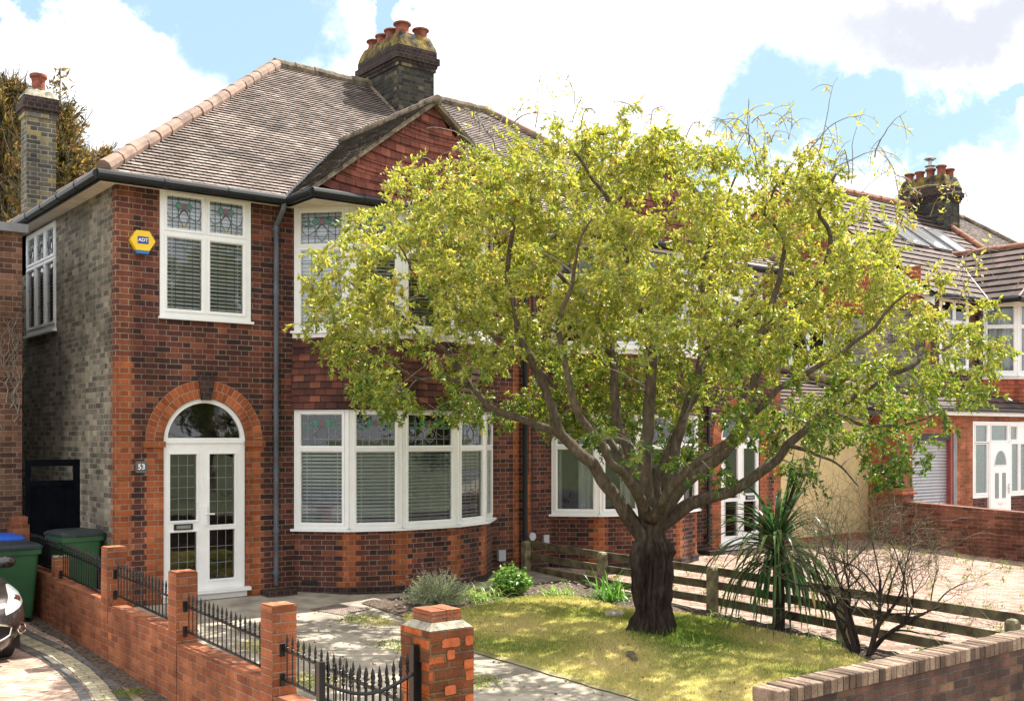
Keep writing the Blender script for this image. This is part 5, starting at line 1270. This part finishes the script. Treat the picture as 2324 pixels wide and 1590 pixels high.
for k in range(230):
    a = rl.uniform(0, 2*PI); f = k/230
    el = math.radians(80-75*f) if f > .12 else math.radians(rl.uniform(60, 88)); s = np.array(hd)+np.array((0, 0, .12-.35*f)); v = unit(np.array((math.cos(a)*math.cos(el), math.sin(a)*math.cos(el), math.sin(el))))
    Lg = rl.uniform(.85, 1.3); P = [s]; g = .02+.13*f**.8+rl.uniform(0, .05)
    if k < 40: v = unit(np.array((.26+rl.uniform(-.1, .14), -.2+rl.uniform(-.1, .1), 1.))); g = .008; Lg = rl.uniform(.7, 1.2)
    for i in range(12): v = unit(v+np.array((0, 0, -g*(1+i*.12)))+rng.normal(0, .012, 3)); P.append(P[-1]+v*Lg/12)
    P = [np.array((p[0], p[1], max(p[2], base.z+.03))) for p in P]
    items.append((P, rl.uniform(.018, .029), min(1, max(0, rl.gauss(.4, .25)))))
strap('leaves', items, 'cordy', t)
# ------------------------------------------------------------------ bare twiggy shrub
base = np.array((6.3, -6.95, G(-6.95))); t = thing('bare_shrub', base, 'leafless twiggy shrub with dark gnarled stems in the bed corner', 'shrub')
m = MB(); fine = MB(); rs = random.Random(19); LC = []; LD = []
def grow(p, v, L0, r0, lvl):
    P = [p]; n = 6
    for i in range(n): v = unit(v+rng.normal(0, .16, 3)+np.array((.0, 0, .04 if lvl < 2 else -.02))); P.append(P[-1]+v*L0/n)
    (m if lvl < 2 else fine).tube(P, [r0*(1-.5*i/n) for i in range(n+1)], 6 if lvl < 2 else 3, cap=False)
    if lvl == 3:
        if rs.random() < .25: LC.append(P[-1]); LD.append(unit(rng.normal(0, 1, 3)))
    if lvl < 4:
        for k in range((5, 4, 4, 3)[lvl]):
            i = rs.randint(2, n); w = unit(v+rng.normal(0, .52, 3)+np.array((.04, -.03, .25))); grow(P[i], w, L0*rs.uniform(.58, .88), r0*.5*(1-.4*i/n)+.0008, lvl+1)
for k in range(6):
    a = k*1.05; grow(base+np.array((math.cos(a)*.09, math.sin(a)*.09, -.05)), unit(np.array((math.cos(a)*.3+.06, math.sin(a)*.3, 1.))), rs.uniform(.75, 1.0), .034, 0)
m.build('stems', 'bark', t); fine.build('twigs', 'drybark', t)
if LC: LC = np.array(LC); sz = rng.uniform(.015, .03, len(LC)); leaf_cloud('leaves', LC, np.array(LD), sz, sz*.3, 'herb', t, rng.random(len(LC)))
# ------------------------------------------------------------------ border plants
def tuft(base, n, Lr, spread, w, mat, hue, g=.12, name='leaves', parent=None):
    items = []
    for k in range(n):
        a = random.uniform(0, 2*PI); el = random.uniform(.5, 1.45); s = np.array(base)+np.array((random.gauss(0, spread), random.gauss(0, spread), 0)); v = np.array((math.cos(a)*math.cos(el), math.sin(a)*math.cos(el), math.sin(el))); P = [s]; Lg = random.uniform(*Lr)
        for i in range(8): v = unit(v+np.array((0, 0, -g*(1+i*.2)))+rng.normal(0, .03, 3)); P.append(P[-1]+v*Lg/8)
        items.append(([np.array((p[0], p[1], max(p[2], G(p[1])+.015))) for p in P], w*random.uniform(.7, 1.2), min(1, max(0, random.gauss(*hue)))))
    return strap(name, items, mat, parent)
lb = np.array((3.72, -2.0, G(-2.0))); t = thing('lavender_bush', lb, 'silvery green lavender bush with dry flower heads before the bay', 'shrub')
C = []; Dn = []; fl = []; st = MB()
for k in range(420):
    a = random.uniform(0, 2*PI); el = math.acos(random.uniform(.05, 1)); v = np.array((math.cos(a)*math.sin(el), math.sin(a)*math.sin(el), math.cos(el)*.95)); Lg = random.uniform(.3, .5); s = lb+np.array((0, 0, .05))
    P = [s+v*Lg*f+np.array((0, 0, .03*f)) for f in (0, .5, 1)]; st.tube(P, [.003, .002, .0015], 3, cap=False)
    for q in range(26): f = random.uniform(.35, 1); C.append(s+v*Lg*f+rng.normal(0, .012, 3)); Dn.append(unit(v+rng.normal(0, .5, 3))); fl.append(random.uniform(0, .9))
    if random.random() < .22:
        for q in range(8): C.append(s+v*(Lg+.05+q*.008)+rng.normal(0, .004, 3)); Dn.append(unit(v+rng.normal(0, .5, 3))); fl.append(1.)
        st.tube([s+v*Lg, s+v*(Lg+.1)], .0012, 3, cap=False)
st.build('stems', 'drybark', t); C = np.array(C); sz = rng.uniform(.02, .04, len(C)); leaf_cloud('leaves', C, np.array(Dn), sz, sz*.13, 'lav', t, np.array(fl))
def leafy(name, base, label, n, R, H, size, mat='herb', group=None, stemm='drybark'):
    base = np.array(base); t = thing(name, base, label, 'plant', group); C = []; Dn = []; st = MB()
    for k in range(n):
        a = random.uniform(0, 2*PI); rr_ = R*math.sqrt(random.random()); h = H*(1-.5*(rr_/R)**2)*random.uniform(.6, 1.05); tip = base+np.array((rr_*math.cos(a), rr_*math.sin(a), h)); s = base+np.array((rr_*.3*math.cos(a), rr_*.3*math.sin(a), 0))
        st.tube([s, (s+tip)/2+np.array((0, 0, .03)), tip], [.004, .003, .002], 4, cap=False)
        for q in range(9): f = random.uniform(.35, 1); C.append(s+(tip-s)*f); b = random.uniform(0, 2*PI); Dn.append(unit(np.array((math.cos(b), math.sin(b), random.uniform(-.4, .6)))))
    st.build('stems', stemm, t); C = np.array(C); sz = rng.uniform(size*.6, size*1.2, len(C)); leaf_cloud('leaves', C, np.array(Dn), sz, sz*.3, mat, t, rng.random(len(C))); return t
leafy('leafy_shrub', (5.1, -1.85, G(-1.85)), 'bright glossy leaved low shrub at the end of the timber fence', 110, .34, .5, .08)
leafy('leafy_shrub', (6.35, -7.9, G(-7.9)), 'small fresh green weeds at the foot of the front wall', 60, .4, .35, .05)
t = thing('strap_leaf_plant', (4.35, -1.9, G(-1.9)), 'pale strap leaved bulbs sprawling between lavender and glossy shrub', 'plant', 'strappy border plants'); tuft((4.45, -2.0, G(-2)), 150, (.25, .5), .16, .007, 'herb', (.85, .12), .2, parent=t)
t = thing('strap_leaf_plant', (5.65, -2.2, G(-2.2)), 'sprawling strappy leaves right of the glossy shrub', 'plant', 'strappy border plants'); tuft((5.7, -2.3, G(-2.3)), 90, (.25, .4), .14, .007, 'herb', (.8, .15), .22, parent=t)
t = thing('strap_leaf_plant', (6.1, -2.95, G(-2.95)), 'deep green arching clump in front of the second fence post', 'plant', 'strappy border plants'); tuft((6.1, -2.95, G(-2.95)), 110, (.35, .6), .1, .01, 'herb', (.35, .15), .13, parent=t)
t = thing('strap_leaf_plant', (6.35, -4.8, G(-4.8)), 'low yellowish tufts at the foot of the middle fence post', 'plant', 'strappy border plants'); tuft((6.3, -4.8, G(-4.8)), 70, (.2, .35), .15, .006, 'herb', (.8, .15), .22, parent=t)
t = thing('strap_leaf_plant', (6.15, -6.4, G(-6.4)), 'flopped grassy tuft between the cordyline and the bare shrub', 'plant', 'strappy border plants'); tuft((6.15, -6.35, G(-6.35)), 90, (.2, .38), .16, .006, 'herb', (.75, .2), .2, parent=t)
# dark grass at trunk foot
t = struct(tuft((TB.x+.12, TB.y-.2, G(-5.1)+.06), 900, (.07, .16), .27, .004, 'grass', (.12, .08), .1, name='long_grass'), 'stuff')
tw2 = struct(tuft((-1.0, -3.55, GL(-3.5)), 160, (.06, .16), .1, .004, 'grass', (.2, .1), .1, name='wall_foot_grass'), 'stuff')
for v in tw2.data.vertices: v.co.z += GL(-3.5)-G(-3.5)
# weeds between the drive blocks
C = []; Dn = []
for k in range(420):
    x, y = random.uniform(7., 15.8), random.uniform(-8.8, -.5)
    if mn.noise(Vector((x*.5, y*.5, 3))) < -.1 and random.random() < .8: continue
    q = round((x+y)/.2)*.2; x = q-y
    for j in range(random.randint(5, 16)): C.append(np.array((x, y, Gm(x, y)+.005))+np.array((random.gauss(0, .03), random.gauss(0, .03), abs(random.gauss(0, .03))))); Dn.append(unit(rng.normal(0, 1, 3)+np.array((0, 0, 1.))))
C = np.array(C); sz = rng.uniform(.03, .07, len(C)); struct(leaf_cloud('paving_weeds', C, np.array(Dn), sz, sz*.2, 'weed', None, rng.random(len(C))), 'stuff')
# fallen bits on the left driveway
C = []; Dn = []
for k in range(500):
    y = random.uniform(-7, 1.5); x = -.78-abs(random.gauss(0, .14)); C.append((x, y, GL(y)+.01)); Dn.append(unit(np.array((random.gauss(0, 1), random.gauss(0, 1), .1))))
C = np.array(C); sz = rng.uniform(.015, .04, len(C)); struct(leaf_cloud('debris', C, np.array(Dn), sz, sz*.25, 'conifer', None, rng.random(len(C))), 'stuff')
m = MB()
pts = BC; 
for a, b in zip(pts[:-1], pts[1:]): pass
m.face([(-.765, 1.7, GL(1.7)+.0125), (-.93, .6, GL(.6)+.0125), (-.9, -1, GL(-1)+.0125), (-.97, -3, GL(-3)+.0125), (-.95, -5, GL(-5)+.0125), (-.98, -7, GL(-7)+.0125), (-.765, -8.4, GL(-8.4)+.0125)])
struct(m.build('dirt_strip', 'soil'))
# ------------------------------------------------------------------ car
cx0, cy0 = -2.42, -1.98; gz = GL(-1.8)
car = thing('parked_car', (cx0, cy0+1.6, gz), 'dark brown car nose with clear headlamp at the lower left corner', 'car')
prof = [(.12, .2, .64), (.22, .09, .75), (.36, .02, .82), (.46, .0, .85), (.56, .03, .855), (.66, .1, .85), (.75, .22, .83), (.82, .42, .8), (.88, .68, .77), (.94, .95, .74), (.99, 1.15, .72), (1.15, 1.4, .67), (1.3, 1.65, .6), (1.4, 1.85, .5), (1.45, 2.1, .3)]
LEN = 3.55
def hull(z, th, off=0.):
    """th 0 = straight ahead, +90 = car's left side (right in the picture), 180 = tail"""
    k = 0
    while k < len(prof)-2 and prof[k+1][0] < z: k += 1
    f = (z-prof[k][0])/(prof[k+1][0]-prof[k][0]); f = max(0, min(1, f)); y0 = prof[k][1]+(prof[k+1][1]-prof[k][1])*f; w = prof[k][2]+(prof[k+1][2]-prof[k][2])*f
    y1 = LEN-.05-max(0, z-.9)*.5; c, s = math.cos(th), math.sin(th); e = .48
    X = w*math.copysign(abs(s)**e, s); half = (y1-y0)/2
    fr = math.copysign(abs(c)**(.5), c); 
    n = 2/.48; 
    # blunter plan at front: bend only within .75 m of the nose
    if c > 0: Y = y0+.8*(1-abs(c)**.62) if False else y0+half*(1-fr)
    else: Y = y0+half*(1-fr)
    # compress the rounding near the nose
    q = (Y-y0)/half if half else 0
    Y = y0+half*(q**1.0)
    d = Vector((X, Y-(y0+half), 0)); 
    return Vector((cx0+X+off*s, cy0+Y-off*c, gz+z))
m = MB(); NT = 64; zs = []
for a, b in zip(prof[:-1], prof[1:]):
    for k in range(3): zs.append(a[0]+(b[0]-a[0])*k/3)
zs.append(prof[-1][0])
ths = [2*PI*k/NT+PI/NT for k in range(NT)]
for i in range(len(zs)-1):
    for q in range(NT): m.face([hull(zs[i], ths[q]), hull(zs[i], ths[(q+1) % NT]), hull(zs[i+1], ths[(q+1) % NT]), hull(zs[i+1], ths[q])][::1])
m.face([hull(zs[-1], a) for a in ths]); body = m.build('body', 'carpaint', car, smooth=True)
def patch(name, z0f, z1f, t0, t1, off, mat, nz=8, nt=20, parent=car):
    m = MB()
    for i in range(nt):
        a, b = t0+(t1-t0)*i/nt, t0+(t1-t0)*(i+1)/nt; fa, fb = i/nt, (i+1)/nt
        for j in range(nz):
            za0, za1 = z0f(fa)+(z1f(fa)-z0f(fa))*j/nz, z0f(fa)+(z1f(fa)-z0f(fa))*(j+1)/nz; zb0, zb1 = z0f(fb)+(z1f(fb)-z0f(fb))*j/nz, z0f(fb)+(z1f(fb)-z0f(fb))*(j+1)/nz
            bul = lambda f, g: off+.012*math.sin(PI*f)*math.sin(PI*g)
            m.face([hull(za0, a, bul(fa, j/nz)), hull(zb0, b, bul(fb, j/nz)), hull(zb1, b, bul(fb, (j+1)/nz)), hull(za1, a, bul(fa, (j+1)/nz))])
    return m.build(name, mat, parent, smooth=True)
for sg_ in (1, -1):
    lamp = patch('headlight', lambda f: .57+.12*f, lambda f: .57+.12*f+.2*math.sin(PI*min(1, f*.93+.05))**.8, sg_*math.radians(16), sg_*math.radians(60), .008, 'lamp')
    c = hull(.7, sg_*math.radians(34), .012); d = Vector((sg_*.45, -.9, 0)).normalized(); m = MB(); m.tube([c-d*.02, c+d*.01], [.055, .05], 16); m.build('projector', 'chrome', lamp)
    c = hull(.4, sg_*math.radians(38), .0); m = MB(); m.tube([c-d*.01, c+d*.018], [.068, .062], 18); fg = m.build('fog_light', 'blackp', car)
    m = MB(); u = Vector((-d.y, d.x, 0)); m.tube([c+d*.02+u*.055*math.cos(a)+Vector((0, 0, .055*math.sin(a))) for a in [2*PI*k/20 for k in range(21)]], .009, 6); m.tube([c+d*.015, c+d*.022], [.035, .03], 14); m.build('trim_ring', 'chrome', fg)
patch('grille', lambda f: .27+.09*(2*f-1)**2, lambda f: .5-.06*(2*f-1)**2, math.radians(-20), math.radians(20), .006, 'blackp')
m = MB(); m.tube([hull(.5-.06*(2*f-1)**2, math.radians(-21+42*f), .012) for f in [k/20 for k in range(21)]]+[hull(.27+.09*(2*f-1)**2, math.radians(-21+42*f), .012) for f in [1-k/20 for k in range(21)]], .011, 6); m.build('grille_trim', 'chrome', car)
patch('windscreen', lambda f: 1.02, lambda f: 1.38, math.radians(-50), math.radians(50), .006, 'glassdark') if False else None
MAT['glassdark'] = plain('dark_car_glass', (.01, .012, .012), .03, .1, 3, spec=1.)
patch('windscreen', lambda f: 1.0, lambda f: 1.38, math.radians(-42), math.radians(42), .006, 'glassdark')
for sg_ in (1, -1): patch('side_window', lambda f: 1.02, lambda f: 1.34, sg_*math.radians(55), sg_*math.radians(125), .006, 'glassdark')
for sx, nm in ((.84, 0), (-.84, 0)):
    m = MB(); c = Vector((cx0+sx+math.copysign(-.04, sx), cy0+1.4, gz+1.0)); blob(m, c, (.11, .07, .075), 14, 8); mr_ = m.build('wing_mirror', 'carpaint', car, smooth=True)
    m = MB(); m.tube([c, Vector((cx0+sx*.85, cy0+1.3, gz+.93))], [.03, .03], 8); m.build('mirror_arm', 'blackp', mr_)
for sx in (-.6, .6):
    for wy in (.72, 2.85):
        c = Vector((cx0+sx, cy0+wy, gz+.3)); m = MB(); m.tube([c-Vector((.1, 0, 0)), c-Vector((.085, 0, 0)), c+Vector((.085, 0, 0)), c+Vector((.1, 0, 0))], [.26, .3, .3, .26], 24); w = m.build('wheel', 'rubber', car)
        m = MB(); m.tube([c-Vector((.105, 0, 0)), c+Vector((.105, 0, 0))], .19, 18); m.build('rim', 'steel', w)
m = MB(); m.box(cx0-.7, cx0+.7, cy0+.35, cy0+LEN-.3, gz+.16, gz+.3); m.build('underbody', 'blackp', car)
C = []; Dn = []
for k in range(900):
    x, y = random.uniform(.2, 6.3), random.uniform(-8.8, -1.2); z = (lawnz(x, y)+.02 if inpoly(x, y, LAWN) else G(y)+.006)
    if inpoly(x, y, LAWN) and random.random() < .45: continue
    C.append((x, y, z)); Dn.append(unit(np.array((random.gauss(0, 1), random.gauss(0, 1), .15))))
C = np.array(C); sz = rng.uniform(.015, .045, len(C)); struct(leaf_cloud('fallen_leaves', C, np.array(Dn), sz, sz*.3, 'conifer', None, rng.random(len(C))), 'stuff')
car.location.x += .08; car.rotation_euler.z = .08
# ------------------------------------------------------------------ sky, sun
w = bpy.data.worlds.new('World'); scn.world = w; w.use_nodes = True; nt = w.node_tree; nt.nodes.clear()
out = N(nt, 'ShaderNodeOutputWorld'); bg = N(nt, 'ShaderNodeBackground'); L(nt, bg.outputs[0], out.inputs[0])
sunv = Vector((.67, .065, 1.0)).normalized(); el = math.asin(sunv.z); az = math.atan2(sunv.x, sunv.y)
sky = N(nt, 'ShaderNodeTexSky', sky_type='NISHITA', sun_disc=False, sun_elevation=el, sun_rotation=az, altitude=0, air_density=1., dust_density=.6, ozone_density=1.3)
tc = N(nt, 'ShaderNodeTexCoord'); gen = tc.outputs['Generated']
nz = N(nt, 'ShaderNodeTexNoise'); nz.inputs['Scale'].default_value = 9; nz.inputs['Detail'].default_value = 9; nz.inputs['Roughness'].default_value = .62; L(nt, gen, nz.inputs['Vector'])
nb = N(nt, 'ShaderNodeTexNoise'); nb.inputs['Scale'].default_value = 2.6; nb.inputs['Detail'].default_value = 5; L(nt, gen, nb.inputs['Vector'])
vs = N(nt, 'ShaderNodeVectorMath', operation='SUBTRACT'); vs.inputs[1].default_value = (.5, .5, .5); L(nt, nz.outputs[1], vs.inputs[0])
vm = N(nt, 'ShaderNodeVectorMath', operation='MULTIPLY_ADD'); vm.inputs[1].default_value = (.21, .21, .21); L(nt, vs.outputs[0], vm.inputs[0]); L(nt, gen, vm.inputs[2]); dv = vm.outputs[0]
def dirp(px, py): return (FW+RT*((px-1161.5)/2478)+Vector((0, 0, (989-py)/2478))).normalized()
def blobm(px, py, rx, ry, soft=.55):
    c = dirp(px, py); k = 2478/(FW.dot(c))
    v = N(nt, 'ShaderNodeVectorMath', operation='SUBTRACT'); L(nt, dv, v.inputs[0]); v.inputs[1].default_value = c
    a = N(nt, 'ShaderNodeVectorMath', operation='DOT_PRODUCT'); L(nt, v.outputs[0], a.inputs[0]); rt = Vector((c.y, -c.x, 0)).normalized(); a.inputs[1].default_value = rt
    b = N(nt, 'ShaderNodeVectorMath', operation='DOT_PRODUCT'); L(nt, v.outputs[0], b.inputs[0]); b.inputs[1].default_value = c.cross(rt)*-1
    A = M(nt, 'DIVIDE', a.outputs['Value'], rx/2478); Bv = M(nt, 'DIVIDE', b.outputs['Value'], ry/2478)
    d = M(nt, 'ADD', M(nt, 'MULTIPLY', A, A), M(nt, 'MULTIPLY', Bv, Bv))
    mr = N(nt, 'ShaderNodeMapRange', interpolation_type='SMOOTHSTEP'); L(nt, d, mr.inputs[0]); mr.inputs[1].default_value = 1-soft; mr.inputs[2].default_value = 1+soft; mr.inputs[3].default_value = 1; mr.inputs[4].default_value = 0
    return mr.outputs[0]
clear = None
for a in ((560, 60, 190, 170), (480, -30, 230, 90), (330, 10, 70, 50), (30, 20, 60, 60), (1760, 230, 120, 100), (2050, 300, 250, 90), (1950, 230, 160, 60), (1560, 370, 200, 60), (2290, 220, 60, 40), (880, 20, 45, 70)):
    b = blobm(*a); clear = b if clear is None else M(nt, 'MAXIMUM', clear, b)
gmask = N(nt, 'ShaderNodeMapRange', interpolation_type='SMOOTHSTEP'); L(nt, nb.outputs[0], gmask.inputs[0]); gmask.inputs[1].default_value = .34; gmask.inputs[2].default_value = .42
cloud = M(nt, 'MULTIPLY', M(nt, 'SUBTRACT', 1., clear), M(nt, 'MAXIMUM', gmask.outputs[0], .82))
grey = M(nt, 'MAXIMUM', M(nt, 'MAXIMUM', blobm(2170, 60, 300, 85, .9), M(nt, 'MULTIPLY', blobm(1480, 240, 60, 35, .9), .5)), M(nt, 'MULTIPLY', blobm(1400, 40, 60, 70, .9), .4))
ccol = mix(nt, grey, (12.5, 12.7, 13.2), (5.9, 6.1, 6.8))
skyc = mix(nt, .72, mix(nt, 1., sky.outputs[0], (1.3, 1.25, 1.1), 'MULTIPLY'), (4.4, 6.4, 7.5))
L(nt, mix(nt, cloud, skyc, ccol), bg.inputs[0]); bg.inputs[1].default_value = .058
sd = bpy.data.lights.new('sun', 'SUN'); sd.energy = 5.; sd.angle = math.radians(.53); sd.color = (1, .95, .86)
so = bpy.data.objects.new('sun', sd); scn.collection.objects.link(so); so.rotation_euler = (-sunv).to_track_quat('-Z', 'Y').to_euler()
scn.view_settings.view_transform = 'Standard'; scn.view_settings.look = 'None'; scn.view_settings.exposure = 1.3; scn.view_settings.gamma = 1
